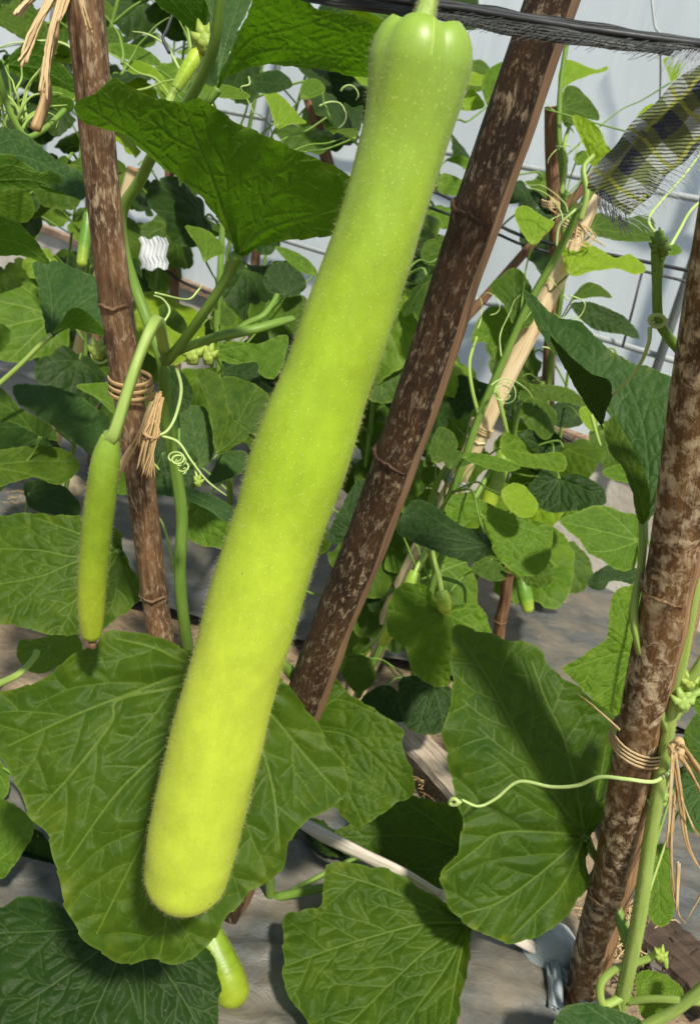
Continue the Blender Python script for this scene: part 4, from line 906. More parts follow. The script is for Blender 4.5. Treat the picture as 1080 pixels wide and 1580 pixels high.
# small hanging gourd on the left
C, Rr = [], []
for y, x, hw_ in [(677, 171, 15), (685, 169, 19), (697, 166, 22), (715, 163, 23), (740, 160, 23), (790, 153, 23), (840, 147, 23), (890, 143, 22), (940, 141, 21), (975, 142, 16)]:
    p = PY(x, y, .585); C.append(p); Rr.append(hw_ * np.dot(p - cC, cF) / FPX)
g2, body2, tip2 = gourd('small narrow gourd hanging on a bent stalk at the left', C, Rr, 'gourd2', nhair=3500, hw=.00006, hl=.0022, lobe=.04, dip=.2,
      stalk=[P(178, 665, .612), P(195, 610, .61), P(215, 550, .61), P(236, 502, .62), P(246, 500, .67), P(254, 540, .76)], stalk_r=(.0064, .0044, .0038, .0036, .0042, .0045, .0045))
tube('withered_tip', [tip2, tip2 + (P(146, 1012, .67) - P(143, 1000, .67))], (.003, .0022), M['thin'], g2, 7)
def small_gourd(label, pts, mat, stalk=None, nh=900, **kw):
    """pts: (x, y, half width px, depth)"""
    C = [P(x, y, d) for x, y, h, d in pts]; Rr = [h * d / FPX for x, y, h, d in pts]
    st = [P(*q) for q in stalk] if stalk else None
    return gourd(label, C, Rr, mat, nhair=nh, hl=.0018, dip=.15, lobe=.04, stalk=st, stalk_r=kw.pop('sr', (.0035, .003, .003)), **kw)
small_gourd('half-shaded gourd end poking out below the largest leaf', [(318, 1440, 24, .97), (335, 1475, 27, .965), (352, 1512, 29, .96), (358, 1528, 27, .96)], 'gourd2', [(305, 1400, .98), (300, 1350, 1.0), (320, 1380, 1.0)], nh=1500)
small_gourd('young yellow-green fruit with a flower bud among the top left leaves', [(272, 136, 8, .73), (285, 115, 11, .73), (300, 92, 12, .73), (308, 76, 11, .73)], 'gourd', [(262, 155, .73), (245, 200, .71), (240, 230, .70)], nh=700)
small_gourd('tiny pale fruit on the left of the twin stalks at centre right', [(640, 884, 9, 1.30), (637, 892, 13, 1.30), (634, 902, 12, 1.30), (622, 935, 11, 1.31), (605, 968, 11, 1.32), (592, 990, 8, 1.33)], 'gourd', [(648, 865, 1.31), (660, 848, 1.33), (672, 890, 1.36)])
small_gourd('tiny pale fruit on the right of the twin stalks at centre right', [(681, 914, 9, 1.19), (683, 922, 11, 1.19), (685, 932, 11, 1.19), (686, 938, 10, 1.19)], 'gourd', [(678, 895, 1.20), (668, 855, 1.26), (672, 848, 1.34)])
small_gourd('small dark green fruit hanging over the grey mulch sheet', [(806, 898, 8, 1.5), (808, 912, 11, 1.5), (812, 928, 11, 1.5), (814, 938, 9, 1.5)], 'gourd3', [(803, 888, 1.5), (800, 870, 1.47), (806, 850, 1.45)])
small_gourd('slender green gourd behind the leaf on the pale reed', [(778, 700, 11, 1.36), (770, 725, 14, 1.36), (760, 755, 14, 1.36), (752, 780, 12, 1.36)], 'gourd2', [(782, 688, 1.36), (780, 660, 1.33), (765, 600, 1.3)])
small_gourd('long dark green gourd hanging in shade left of the left stake', [(137, 330, 7, 1.3), (135, 350, 9, 1.3), (130, 380, 9, 1.3), (127, 405, 8, 1.3)], 'gourd3', [(139, 318, 1.3), (146, 290, 1.28), (150, 240, 1.25), (140, 150, 1.2)])
small_gourd('cut green gourd piece in the shade right of the left stake', [(380, 552, 18, 1.42), (385, 570, 20, 1.42), (380, 590, 18, 1.42)], 'gourd3', [(378, 540, 1.42), (360, 530, 1.4), (345, 520, 1.38)])

# ------------------------------------------------------------------ stalks, shoots, tendrils and buds on the vines
def on_vine(key, name, pts, rad, mat='stem', seg=8, ridges=0, n=8, label=None):
    root = VINES[key][0]
    o = tube(name, catmull([P(*q) for q in pts], n), rad, M[mat], root, seg, ridges=ridges)
    if label: o['label'] = label
    return o
def bud(key, x, y, d, r, mat='bud', n=5):
    root = VINES[key][0]; c = P(x, y, d); parts = []
    for k in range(n):
        a = k * 6.283 / n; q = cR * math.cos(a) + cU * math.sin(a)
        parts.append(tube_geo([c, c + q * r * .7 - cF * r * .4, c + q * r * 1.1 - cF * r * .2 + cU * r * .5], (r * .5, r * .38, r * .08), 7))
    parts.append(tube_geo([c - cU * r, c, c + cU * r * .9], (r * .5, r * .75, r * .4), 9))
    v, f, u = join_geo(parts); return mesh_obj('bud', v, f, M[mat], root, uvs=u)
def coil(x, y, d, rp, turns, drift=(6, 8), n=16):
    return [(x + rp * (1 - .3 * t) * math.cos(6.283 * turns * t) + drift[0] * t, y + rp * (1 - .3 * t) * .75 * math.sin(6.283 * turns * t) + drift[1] * t, d + .004 * math.sin(9 * t)) for t in np.linspace(0, 1, int(n * turns))]
on_vine('left', 'side_shoot', [(256, 553, .775), (285, 538, .765), (330, 522, .755), (362, 515, .75), (395, 508, .75), (430, 498, .76), (452, 492, .78)], (.0042, .0038, .0045, .0038, .003), ridges=5)
on_vine('left', 'side_shoot', [(356, 518, .75), (380, 500, .75), (405, 488, .75), (420, 470, .76), (428, 455, .77)], (.0028, .0026, .002), ridges=5)
on_vine('left', 'tendril', [(254, 530, .77), (250, 505, .765), (262, 480, .77), (252, 462, .79), (238, 456, .80)], (.0012, .0008), 'tendril')
on_vine('left', 'tendril', [(272, 565, .77), (280, 600, .77), (272, 640, .77), (258, 665, .765), (236, 678, .76), (232, 705, .76), (246, 725, .77)], (.0016, .0010), 'tendril')
on_vine('left', 'tendril', [(248, 672, .765), (275, 682, .765), (295, 710, .765), (320, 742, .77), (350, 765, .78)], (.0013, .0007), 'tendril')
on_vine('left', 'tendril', coil(270, 703, .765, 12, 2.6, (10, 10)), (.0009, .0008), 'tendril', 6, n=3)
on_vine('left', 'tendril', coil(285, 715, .77, 9, 2.2, (-4, 12)), (.0009, .0008), 'tendril', 6, n=3)
on_vine('left', 'tendril', [(300, 715, .77), (304, 735, .77), (306, 742, .77)], (.0012, .0012), 'tendril')
bud('left', 307, 743, .768, .0045)
on_vine('left', 'tendril', [(170, 315, .74), (150, 325, .74), (145, 350, .74), (155, 390, .745), (168, 420, .75), (176, 445, .755), (178, 480, .76), (170, 510, .76)], (.0024, .002, .0018, .0014), 'tendril')
on_vine('left', 'tendril', [(160, 540, .77), (145, 535, .77), (142, 548, .77), (155, 560, .775), (175, 548, .775), (192, 522, .775)], (.0014, .0012), 'tendril')
bud('left', 152, 540, .77, .008, 'bud', 6)
bud('left', 318, 62, .725, .011, 'bud', 6)
bud('left', 298, 545, .95, .012, 'bud', 6)
bud('left', 322, 548, .96, .010, 'bud', 6)
on_vine('left', 'tendril', [(240, 452, .80), (252, 455, .81), (290, 462, .84), (306, 448, .85), (312, 440, .85)], (.0012, .0009), 'tendril')
on_vine('right', 'side_shoot', [(1120, 610, .66), (1075, 560, .665), (1050, 540, .66), (1028, 515, .655), (1016, 490, .65), (1014, 440, .64), (1016, 390, .635), (1018, 356, .63)], (.0032, .0034, .0042, .0036, .0036, .0034, .005, .003), 'stem', ridges=5)
on_vine('right', 'tendril', coil(1014, 492, .645, 14, 1.6, (0, 6)), (.0016, .0014), 'tendril', 6, n=3)
on_vine('right', 'tendril', [(1002, 505, .65), (1000, 530, .655), (985, 565, .68), (960, 595, .70), (944, 610, .715)], (.0016, .0014, .001), 'tendril')
on_vine('right', 'tendril', [(1018, 370, .63), (1000, 340, .64), (1020, 310, .65), (1055, 270, .655), (1085, 230, .655)], (.0012, .001), 'tendril')
on_vine('right', 'tendril', [(1022, 400, .63), (1045, 360, .64), (1065, 325, .64), (1095, 300, .64)], (.0014, .0012), 'tendril')
for bx, by, br in ((1016, 372, .006), (1024, 384, .005), (1010, 380, .0045)): bud('right', bx, by, .628, br, 'stem', 4)
on_vine('right', 'tendril', [(1016, 1240, .83), (1035, 1192, .80), (1008, 1206, .775), (965, 1202, .775), (925, 1199, .79), (890, 1212, .81), (850, 1214, .83), (800, 1206, .85), (765, 1232, .86), (738, 1244, .865), (712, 1234, .87)], (.0018, .0018, .0017, .0013), 'tendril', label='long thin tendril stretched across the right stake')
on_vine('right', 'tendril', coil(702, 1236, .87, 7, 1.8, (-4, 3)), (.0024, .0016), 'tendril', 6, n=3)
bud('right', 1012, 1238, .835, .009, 'stem_l', 6)
bud('right', 1022, 1225, .83, .007, 'stem_l', 5)
on_vine('right', 'side_shoot', [(965, 1535, .97), (932, 1550, .96), (926, 1520, .955), (945, 1497, .95), (975, 1487, .94), (1000, 1478, .93), (1012, 1470, .925)], (.0048, .0046, .0042, .004, .0035), 'stem_l', ridges=5)
bud('right', 1018, 1472, .92, .007, 'bud', 5)
on_vine('right', 'tendril', [(1012, 1470, .925), (1024, 1478, .92), (1028, 1494, .92)], (.003, .004, .0015), 'stem_l')
on_vine('right', 'side_shoot', [(968, 1545, .97), (1000, 1541, .95), (1040, 1542, .93), (1100, 1548, .91)], (.0042, .0040, .0042), 'stem_l', ridges=5)
on_vine('right', 'side_shoot', [(950, 1610, .97), (1000, 1580, .95), (1045, 1555, .93), (1100, 1510, .90)], (.0062, .0060, .006), 'stem_l', ridges=5)
on_vine('right', 'side_shoot', [(1052, 1060, .76), (1070, 1040, .75), (1090, 1010, .74), (1110, 990, .74)], (.0045, .004, .004), 'stem_l', ridges=5)
on_vine('right', 'side_shoot', [(1040, 1110, .78), (1065, 1075, .77), (1100, 1060, .77)], (.0035, .003, .003), 'stem_l', ridges=5)
bud('right', 1052, 1080, .76, .010, 'stem_l', 6)
bud('right', 1062, 1050, .755, .008, 'bud', 6)
on_vine('mid', 'side_shoot', [(738, 640, 1.31), (728, 600, 1.3), (724, 560, 1.3), (735, 520, 1.31)], (.003, .0026), 'stem_l')
on_vine('mid', 'side_shoot', [(660, 790, 1.38), (675, 745, 1.34), (690, 720, 1.3)], (.006, .005, .004), 'stem', ridges=5)
on_vine('mid', 'tendril', coil(772, 610, 1.27, 14, 1.2, (4, -10)), (.0012, .001), 'tendril', 6, n=3)
on_vine('mid', 'tendril', [(905, 310, 1.16), (880, 330, 1.16), (862, 350, 1.17), (858, 380, 1.18)], (.002, .0015), 'tendril')
on_vine('mid', 'tendril', [(895, 340, 1.15), (905, 300, 1.14), (900, 260, 1.14), (915, 240, 1.15)], (.004, .003), 'stem_l', ridges=5)
on_vine('low', 'side_shoot', [(672, 890, 1.37), (695, 895, 1.36), (715, 905, 1.35), (718, 930, 1.35)], (.003, .003, .002), 'stem', ridges=5)
on_vine('low', 'side_shoot', [(560, 1005, 1.45), (590, 975, 1.42), (605, 930, 1.4), (625, 905, 1.38)], (.0035, .003, .0025), 'stem_l', ridges=5)
on_vine('thin', 'side_shoot', [(866, 300, 1.62), (872, 260, 1.61), (870, 225, 1.6), (878, 195, 1.6)], (.005, .004, .003), 'stem_l', ridges=5)
on_vine('thin', 'side_shoot', [(790, 700, 1.85), (800, 640, 1.8), (830, 600, 1.75), (838, 590, 1.74)], (.005, .004), 'stem', ridges=5)
on_vine('thin', 'tendril', [(912, 640, 1.5), (920, 670, 1.5), (926, 688, 1.5)], (.0035, .002), 'stem_l')
on_vine('back', 'tendril', [(384, 118, 1.1), (385, 130, 1.1), (372, 135, 1.1), (380, 150, 1.11), (392, 175, 1.12)], (.001, .0008), 'tendril')
on_vine('edge', 'petiole_stub', [(-30, 1065, 1.0), (0, 1055, .99), (30, 1040, .98), (52, 1018, .99), (58, 1005, 1.0)], (.0045, .004, .0035, .004), 'stem_l', ridges=5)
on_vine('edge', 'side_shoot', [(-10, 90, .84), (5, 140, .86), (20, 180, .87), (40, 210, .88), (60, 205, .89), (80, 190, .9), (100, 170, .92)], (.0035, .003, .003), 'stem', ridges=5)
def wander(key, x, y, d, ang, L, r, mat, n=7, turn=.35):
    q = [(x, y, d)]; a = ang; tr = rng.uniform(-turn, turn)
    for k in range(n):
        a += tr + rng.normal(0, .18); q.append((q[-1][0] + L / n * math.cos(a), q[-1][1] + L / n * math.sin(a), q[-1][2] + rng.uniform(-.006, .006)))
    on_vine(key, 'tendril', q, (r, r * .8, r * .55, r * .25), mat, 6, n=5)
for k in range(12): wander('edge', rng.uniform(10, 45), rng.uniform(180, 215), .885, rng.uniform(-2.3, -.9), rng.uniform(60, 130), .0018, 'stem_l')
for k in range(14): wander('back', rng.uniform(80, 330), rng.uniform(90, 190), rng.uniform(1.05, 1.3), rng.uniform(-2.2, -.9), rng.uniform(90, 200), .0022, ('stem_l', 'stem', 'tendril')[k % 3])
for k in range(10): wander('mid', rng.uniform(720, 900), rng.uniform(330, 640), 1.25, rng.uniform(-2.6, .2), rng.uniform(50, 110), .0011, 'tendril', turn=.8)
for k in range(10): wander('thin', rng.uniform(840, 900), rng.uniform(180, 640), 1.6, rng.uniform(-2.6, 0), rng.uniform(40, 90), .0012, 'tendril', turn=.8)
for k in range(4): wander('back', rng.uniform(400, 560), rng.uniform(130, 240), 1.3, rng.uniform(-2.6, -.4), rng.uniform(40, 110), .0014, ('stem', 'tendril')[k % 2], turn=.6)

# ------------------------------------------------------------------ ties, cords, cloth
def ring_pts(a, g, t, r, turns=1.0, pitch=.0, tilt=.0, n=26):
    ax = (g - a) / np.linalg.norm(g - a); c = a + (g - a) * t
    x = cR - ax * np.dot(cR, ax); x /= np.linalg.norm(x); y = np.cross(ax, x); m = int(n * turns) + 1
    return [c + x * r * math.cos(6.283 * q) + y * r * math.sin(6.283 * q) + ax * (pitch * q + tilt * math.cos(6.283 * q)) for q in np.linspace(0, turns, m)]
def strand(parent, pts, w, mat='raffia', flat=.35, name='strand'):
    c = catmull(pts, 7); w = np.asarray(w if np.ndim(w) else [w, w], float); parts = []; m = len(c); tt = np.linspace(0, 1, m)
    for k in range(4):
        o_ = rng.normal(0, .55, 3) * w.mean(); o2 = rng.normal(0, .8, 3) * w.mean(); e = int(m * rng.uniform(.88, 1.0))
        q = c + o_ * (1 - tt[:, None]) + o2 * tt[:, None] * .9 + rng.normal(0, .05, (m, 3)) * w.mean()
        parts.append(tube_geo(q[:max(4, e)], w * rng.uniform(.38, .6), 7, flat=rng.uniform(.25, .5), twist=rng.uniform(-.06, .06)))
    v, f, u = join_geo(parts); u = u + rng.uniform(0, 9, 2)
    return mesh_obj(name, v, f, M[mat], parent, uvs=u)
tl_ = t_at(La, Lg, 596); tie = thing('raffia_tie', 'dry raffia knot wound round the left stake', 'tie', La + (Lg - La) * tl_)
for k in range(3): tube('loop', ring_pts(La, Lg, tl_ + .006 * k - .008, .0178 + .0006 * k, 1.1, .002, .002), .0022, M['raffia_d'], tie, 7, flat=.5)
for k, (x0, y0, x1, y1, x2, y2) in enumerate([(248, 605, 225, 660, 205, 690), (243, 610, 226, 680, 215, 735), (250, 612, 238, 680, 222, 742), (240, 615, 215, 670, 200, 700), (246, 625, 235, 690, 236, 748), (228, 640, 244, 665, 238, 690), (236, 620, 222, 655, 213, 705)]):
    strand(tie, [P(x0, y0, .735), P(x1, y1, .728), P(x2, y2, .735)], (.0022, .0026, .0012), 'raffia_d')
strand(tie, [P(232, 650, .728), P(224, 668, .722), P(240, 676, .724), P(246, 662, .728)], .0016, 'raffia_d')
tube('dry_stem', catmull([P(205, 690, .735), P(190, 715, .72), P(178, 745, .72), P(172, 772, .725)], 8), (.003, .0032, .002), M['stem_dry'], tie, 8)
tr_ = t_at(Ra, Rg, 1142); tie = thing('raffia_tie', 'dry raffia band tied round the right mottled stake', 'tie', Ra + (Rg - Ra) * tr_)
for k in range(4): tube('loop', ring_pts(Ra, Rg, tr_ + .004 * k - .007, .0262 + .0004 * k, 1.05, .001, .007), .0016, M['raffia'], tie, 7, flat=.45)
strand(tie, [P(955, 1126, .775), P(935, 1108, .78), P(905, 1082, .80), P(885, 1068, .82)], (.0014, .0012, .0004), 'raffia')
for pts, w in [([(1036, 1150), (1044, 1200), (1036, 1300), (1040, 1380), (1052, 1420)], .0022), ([(1040, 1160), (1050, 1230), (1060, 1300), (1085, 1350)], .0026), ([(1038, 1165), (1034, 1230), (1030, 1290), (1026, 1315)], .0015),
               ([(1045, 1150), (1062, 1170), (1085, 1200), (1100, 1225)], .0042), ([(1048, 1165), (1070, 1200), (1088, 1235)], .0030), ([(1050, 1230), (1068, 1275), (1085, 1300)], .0010), ([(1046, 1330), (1044, 1390), (1046, 1410), (1060, 1428)], .0012),
               ([(1085, 1370), (1070, 1400), (1056, 1425)], .0010)]:
    strand(tie, [P(x, y, .765 + .01 * i) for i, (x, y) in enumerate(pts)], (w, w * 1.1, w * .8, w * .4), 'raffia_d' if w > .002 else 'raffia')
tube('knot', catmull([P(1036, 1150, .775), P(1048, 1142, .77), P(1050, 1160, .768), P(1038, 1166, .77), P(1034, 1150, .772)], 6), .0032, M['raffia'], tie, 8)
hang = thing('raffia_bundle', 'dry raffia strands dangling left of the left stake top', 'raffia', P(75, -45, .60))
for pts, w in [([(112, -52), (90, -30), (66, 20), (48, 60), (36, 108)], .0030), ([(112, -50), (92, -20), (62, 30), (44, 75), (30, 100)], .0026), ([(114, -48), (95, -10), (78, 50), (70, 100), (62, 160)], .0032), ([(114, -48), (98, 0), (80, 60), (72, 110), (70, 162)], .0024), ([(112, -52), (70, -20), (40, 5), (22, 28)], .0028), ([(116, -46), (104, 0), (90, 40)], .003)]:
    strand(hang, [P(x, y, .60) for x, y in pts], (w * .8, w, w, w * .8), 'raffia')
for pts, w in [([(88, 20), (85, 60), (70, 110), (72, 150), (55, 200)], .004)]: tube('dry_stem', catmull([P(x, y, .64) for x, y in pts], 8), (w * .5, w * .7, w, w), M['stem_dry'], hang, 8)
rp = thing('raffia_strip', 'short pale raffia strip lying on the left stake top', 'raffia', P(130, -20, .59))
strand(rp, [P(122, -50, .578), P(127, 0, .583), P(134, 30, .588), P(141, 54, .592)], (.0022, .0024, .0022, .0016), 'raffia')
for lbl, a, g, y, r, mt in [('twine loop round the pale reed low down', Pa, Pg, 736, .0190, 'rail'), ('raffia loop round the pale reed at mid height', Pa, Pg, 655, .0185, 'raffia'), ('raffia knot near the top of the pale reed', Pa, Pg, 348, .0155, 'raffia'), ('raffia loop low on the thin dark stick', Ta, Tg, 585, .0160, 'raffia'), ('raffia loop high on the thin dark stick', Ta, Tg, 310, .0150, 'raffia')]:
    t = t_at(a, g, y); tie = thing('raffia_tie', lbl, 'tie', a + (g - a) * t)
    for k in range(3): tube('loop', ring_pts(a, g, t + .004 * k, r, 1.1, .002, .003), .0020, M[mt], tie, 6)
    if 'top' in lbl or 'high' in lbl:
        c = a + (g - a) * t - cF * r
        for k in range(5): strand(tie, [c, c + cR * rng.uniform(-.02, .03) - cU * .02, c + cR * rng.uniform(-.03, .05) - cU * rng.uniform(.03, .06)], (.0018, .001))

# black woven cord across the top
b = NB('black_woven_strip'); uv = b.uv()
wv = b.n('TexWave', {'Vector': b.mapped(uv, (1, 1, 1)), 'Scale': 260.0, 'Distortion': 1.5}).outputs['Fac']
nz = b.noise(b.mapped(uv, (150, 30, 1)), 1, 4)
cl = b.mix(b.ramp(nz, [(.42, 0), (.75, 1)]), (.010, .012, .011), (.085, .095, .085))
M['woven'] = b.done(b.principled(Base_Color=cl, Roughness=.6, Normal=b.bump(wv, .6, .001)))
cord = thing('fabric_cord', 'black woven fabric cord with frayed edge stretched across the top', 'cord', P(900, 45, .455))
def strip(name, pts, wid, thick, mat, parent, up, n=90, noise_=.0015, seed=1):
    pts = catmull(pts, max(4, n // max(1, len(pts) - 1))); m = len(pts); W_ = 9; r_ = np.random.default_rng(seed)
    wid = np.interp(np.linspace(0, 1, m), np.linspace(0, 1, len(wid)), wid); V, UV = [], []; L = np.r_[0, np.cumsum(np.linalg.norm(np.diff(pts, axis=0), axis=1))]
    tg = np.gradient(pts, axis=0); tg /= np.linalg.norm(tg, axis=1)[:, None]; p1, p2 = r_.uniform(0, 6, 2)
    for i in range(m):
        s = up - tg[i] * np.dot(up, tg[i]); s /= np.linalg.norm(s); nn = np.cross(tg[i], s)
        if np.dot(nn, cF) > 0: nn = -nn
        for side in (0, 1):
            for k in range(W_):
                q = k / (W_ - 1) - .5
                f = noise_ * (math.sin(q * 7 + L[i] * 60 + p1) + .6 * math.sin(q * 15 - L[i] * 110 + p2)) + thick * (.5 - side) * math.sqrt(max(.05, 1 - (2 * q) ** 2))
                V.append(pts[i] + s * wid[i] * q * (1 + .05 * math.sin(L[i] * 220 + k)) + nn * f); UV.append((q * wid[i], L[i]))
    Fc = []; st = 2 * W_
    for i in range(m - 1):
        for k in range(W_ - 1):
            a = i * st + k; Fc.append((a, a + 1, a + st + 1, a + st)); a += W_; Fc.append((a + 1, a, a + st, a + st + 1))
        for k0 in (0, W_ - 1):
            a = i * st + k0; Fc.append((a, a + st, a + st + W_, a + W_))
    for i in (0, m - 1):
        for k in range(W_ - 1): a = i * st + k; Fc.append((a, a + W_, a + W_ + 1, a + 1))
    return mesh_obj(name, V, Fc, mat, parent, uvs=UV), pts, tg
cpt = [(330, -60, .50), (470, -14, .478), (560, 2, .465), (640, 12, .461), (720, 22, .460), (800, 36, .455), (900, 52, .450), (1000, 66, .450), (1080, 76, .452), (1220, 100, .462)]
_, cp, ctg = strip('strap', [P(*q) for q in cpt], [.008, .0095, .0095, .0105, .0125, .0125, .011, .011, .010], .004, M['woven'], cord, cU, 200, .0006)
tube('edge_roll', [P(x, y - 8, d - .002) for x, y, d in cpt], .0018, M['black'], cord, 6)
M['thread'] = simple_mat('grey_thread', [(.03, .034, .033), (.14, .155, .15)], (50, 50, 1), 1, .8, .1, .0005)
M['thread_l'] = simple_mat('pale_thread', [(.22, .25, .27), (.42, .45, .46)], (50, 50, 1), 1, .8, .1, .0005)
def threads(name, parent, gen, n, mat, w=.00022):
    parts = [tube_geo(catmull(gen(k), 3), (w, w * .7), 4, cap=False) for k in range(n)]
    v, f, u = join_geo(parts); o = mesh_obj(name, v, f, M[mat], parent, uvs=u); o['kind'] = 'stuff'; return o
def g1(k):
    x = rng.uniform(730, 1085) if k % 5 else rng.uniform(600, 740)
    y = np.interp(x, [q[0] for q in cpt], [q[1] for q in cpt]); d = np.interp(x, [q[0] for q in cpt], [q[2] for q in cpt]) - .002
    y += rng.uniform(-6, 13); l = rng.uniform(14, 34) * (1.3 if x > 1000 else 1); a = rng.uniform(-.1, .55)
    return [P(x, y, d), P(x - l * .5, y + l * .35 * a + 2, d - .002), P(x - l, y + l * a + rng.uniform(-2, 4), d - .001)]
threads('frayed_edge', cord, g1, 190, 'thread', .00016)
def g1b(k):
    x = rng.uniform(1040, 1090); y = 80 + rng.uniform(-4, 6); l = rng.uniform(15, 34)
    return [P(x, y, .448), P(x - l * .4, y + l * .5, .446), P(x - l * .7 + rng.uniform(-6, 6), y + l, .446)]
threads('frayed_end', cord, g1b, 70, 'thread_l')
# plaid cloth strip
b = NB('plaid_cloth'); uv = b.uv(); sx = b.n('SeparateXYZ', {0: uv}); U_, V_ = sx.outputs[0], sx.outputs[1]
def band(s, per, lo, hi, off=0.0):
    f = b.math('FRACT', b.math('ADD', b.math('DIVIDE', s, per), off)); return b.math('MULTIPLY', b.math('GREATER_THAN', f, lo), b.math('LESS_THAN', f, hi))
wz = b.n('VectorMath', {0: b.n('TexNoise', {'Vector': uv, 'Scale': 70.0, 'Detail': 3.0}).outputs['Color'], 1: (.006, .006, 0)}, operation='MULTIPLY').outputs[0]
sx = b.n('SeparateXYZ', {0: b.n('VectorMath', {0: uv, 1: wz}, operation='ADD').outputs[0]}); U_, V_ = sx.outputs[0], sx.outputs[1]
navU, navV = band(U_, .024, 0, .5, .3), band(V_, .026, 0, .5)
grid = b.math('MULTIPLY', b.math('ADD', navU, navV), .5)
cl = b.ramp(grid, [(0, (.26, .29, .25)), (.45, (.075, .095, .016)), (.95, (.008, .012, .026))], 'CONSTANT')
wl = b.math('MAXIMUM', band(U_, .024, .70, .78), band(V_, .026, .72, .80))
cl = b.mix(b.math('MULTIPLY', wl, .9), cl, (.24, .26, .02))
tw = b.n('TexWave', {'Vector': uv, 'Scale': 230.0, 'Distortion': 2.0, 'Detail': 2.0}, bands_direction='DIAGONAL').outputs['Fac']
cl = b.mix(b.math('MULTIPLY', b.ramp(tw, [(.45, 0), (.65, 1)]), .22), cl, (.09, .11, .10))
cl = b.mix(b.ramp(b.noise(uv, 150, 4), [(.5, 0), (.7, .6)]), cl, (.10, .12, .02))
M['plaid'] = b.done(b.principled(Base_Color=cl, Roughness=.85, Normal=b.bump(b.math('ADD', tw, b.noise(uv, 220, 3)), .8, .001), Sheen_Weight=.2))
cloth = thing('cloth_strip', 'frayed plaid cloth strip hanging at the upper right', 'cloth', P(940, 300, .50))
ppt = [(1250, 60, .47), (1160, 95, .475), (1100, 140, .48), (1050, 185, .49), (1000, 235, .50), (960, 280, .505), (938, 312, .51)]
clo, pp, ptg = strip('strip', [P(*q) for q in ppt], [.030, .032, .034, .035, .034, .030], .008, M['plaid'], cloth, P(1030, 250, .49) - P(960, 180, .49), 70, .0022, 5)
def g2(k):
    t = rng.random() ** .8; x = 1085 + (935 - 1085) * t + rng.uniform(15, 45); y = 165 + (300 - 165) * t + rng.uniform(20, 50); l = rng.uniform(18, 42)
    return [P(x - 12, y - 8, .497), P(x + l * .4, y + l * .1, .494), P(x + l * .75, y + l * .45 + rng.uniform(-8, 8), .497)]
threads('frayed_side', cloth, g2, 95, 'thread_l', .00016)
def g3(k):
    x = rng.uniform(920, 965); y = 300 + (x - 920) * .75 + rng.uniform(-12, 12); l = rng.uniform(10, 30)
    return [P(x, y, .505), P(x + l * .1, y + l * .5, .504), P(x + l * .3 + rng.uniform(-6, 6), y + l, .505)]
threads('frayed_end', cloth, g3, 80, 'thread', .0002)
def g4(k):
    t = rng.random(); x = 1085 + (918 - 1085) * t; y = 118 + (275 - 118) * t; l = rng.uniform(5, 14)
    return [P(x + 5, y + 5, .494), P(x - l * .3, y - l * .2, .493), P(x - l * .7, y - l * .6, .494)]
threads('frayed_top', cloth, g4, 70, 'thread', .0002)
# wires behind
for lb, pts, r in [('upper black wire behind the thick stake', [(600, 275, 1.8), (680, 300, 1.8), (800, 362, 1.75), (900, 385, 1.7), (1000, 405, 1.66), (1120, 430, 1.6)], .0035), ('lower black wire behind the thick stake', [(600, 300, 1.9), (690, 330, 1.88), (760, 358, 1.86), (830, 385, 1.84), (990, 418, 1.8), (1120, 450, 1.78)], .003),
                   ('green string running right from the thin stick top', [(840, 168, 1.58), (900, 185, 1.57), (975, 205, 1.55), (1100, 235, 1.5)], .0015), ('black drip line low behind the pale reed', [(560, 535, 2.2), (620, 565, 2.15), (760, 632, 2.1), (860, 670, 2.05), (1000, 745, 2.0)], .005), ('black line crossing the shade at the left', [(180, 330, 2.3), (260, 420, 2.3), (330, 455, 2.3), (420, 490, 2.3), (520, 520, 2.3)], .004), ('thin hanging string against the film', [(1018, 60, 2.0), (1019, 110, 2.0), (1018, 160, 2.0), (1020, 260, 2.0)], .0015)]:
    o = tube('wire', catmull([P(*q) for q in pts], 8), r, M['black'] if 'green' not in lb else M['stem'], None, 6); tag(o, lb, 'wire')
wt = tag(mesh_obj('twist_tie', *tube_geo(catmull([P(270, 12, .9), (P(258, 45, .9)), P(252, 60, .9), P(262, 82, .9)], 6), .0018, 6)[:2], M['black']), 'black wire twist among the top left leaves', 'wire')

# ------------------------------------------------------------------ things on the ground
def blob(name, c, size, mat, parent=None, amp=.2, seed=0, sub=3, f=3.0, power=1.0):
    import bmesh
    bm = bmesh.new(); bmesh.ops.create_icosphere(bm, subdivisions=sub, radius=1); V = np.array([v.co for v in bm.verts]); Fc = [[v.index for v in q.verts] for q in bm.faces]; bm.free()
    r_ = np.random.default_rng(seed); n = np.zeros(len(V))
    for k in range(7): a = r_.normal(0, 1, 3); n += np.sin(V @ a * f * (1 + .35 * k) + r_.uniform(0, 6)) / (1 + .5 * k)
    V = np.sign(V) * np.abs(V) ** power * (1 + amp * n / 2.5)[:, None] * np.array(size) + np.array(c)
    return mesh_obj(name, V, Fc, mat, parent, uvs=V[:, :2])
M['stone'] = simple_mat('buff_stone', [(.16, .13, .085), (.30, .25, .17), (.42, .36, .26)], (30, 30, 30), 1, .85, .8, .006, coord='obj', det=8)
for lb, x, y, sz, sd in [('small stone half hidden at the stake foot', 865, 1440, (.03, .03, .016), 6), ('pale stone under the left leaves', 100, 760, (.05, .05, .03), 9)]:
    c = G(x, y); tag(blob('stone', (c[0], c[1], sz[2] * .45), sz, M['stone'], None, .22, sd), lb, 'stone')
b = NB('grey_knit'); o_ = b.obj()
wv = b.n('TexWave', {'Vector': b.mapped(o_, (1, 1, 1)), 'Scale': 190.0, 'Distortion': 4.0, 'Detail': 1.0}, bands_direction='DIAGONAL').outputs['Fac']
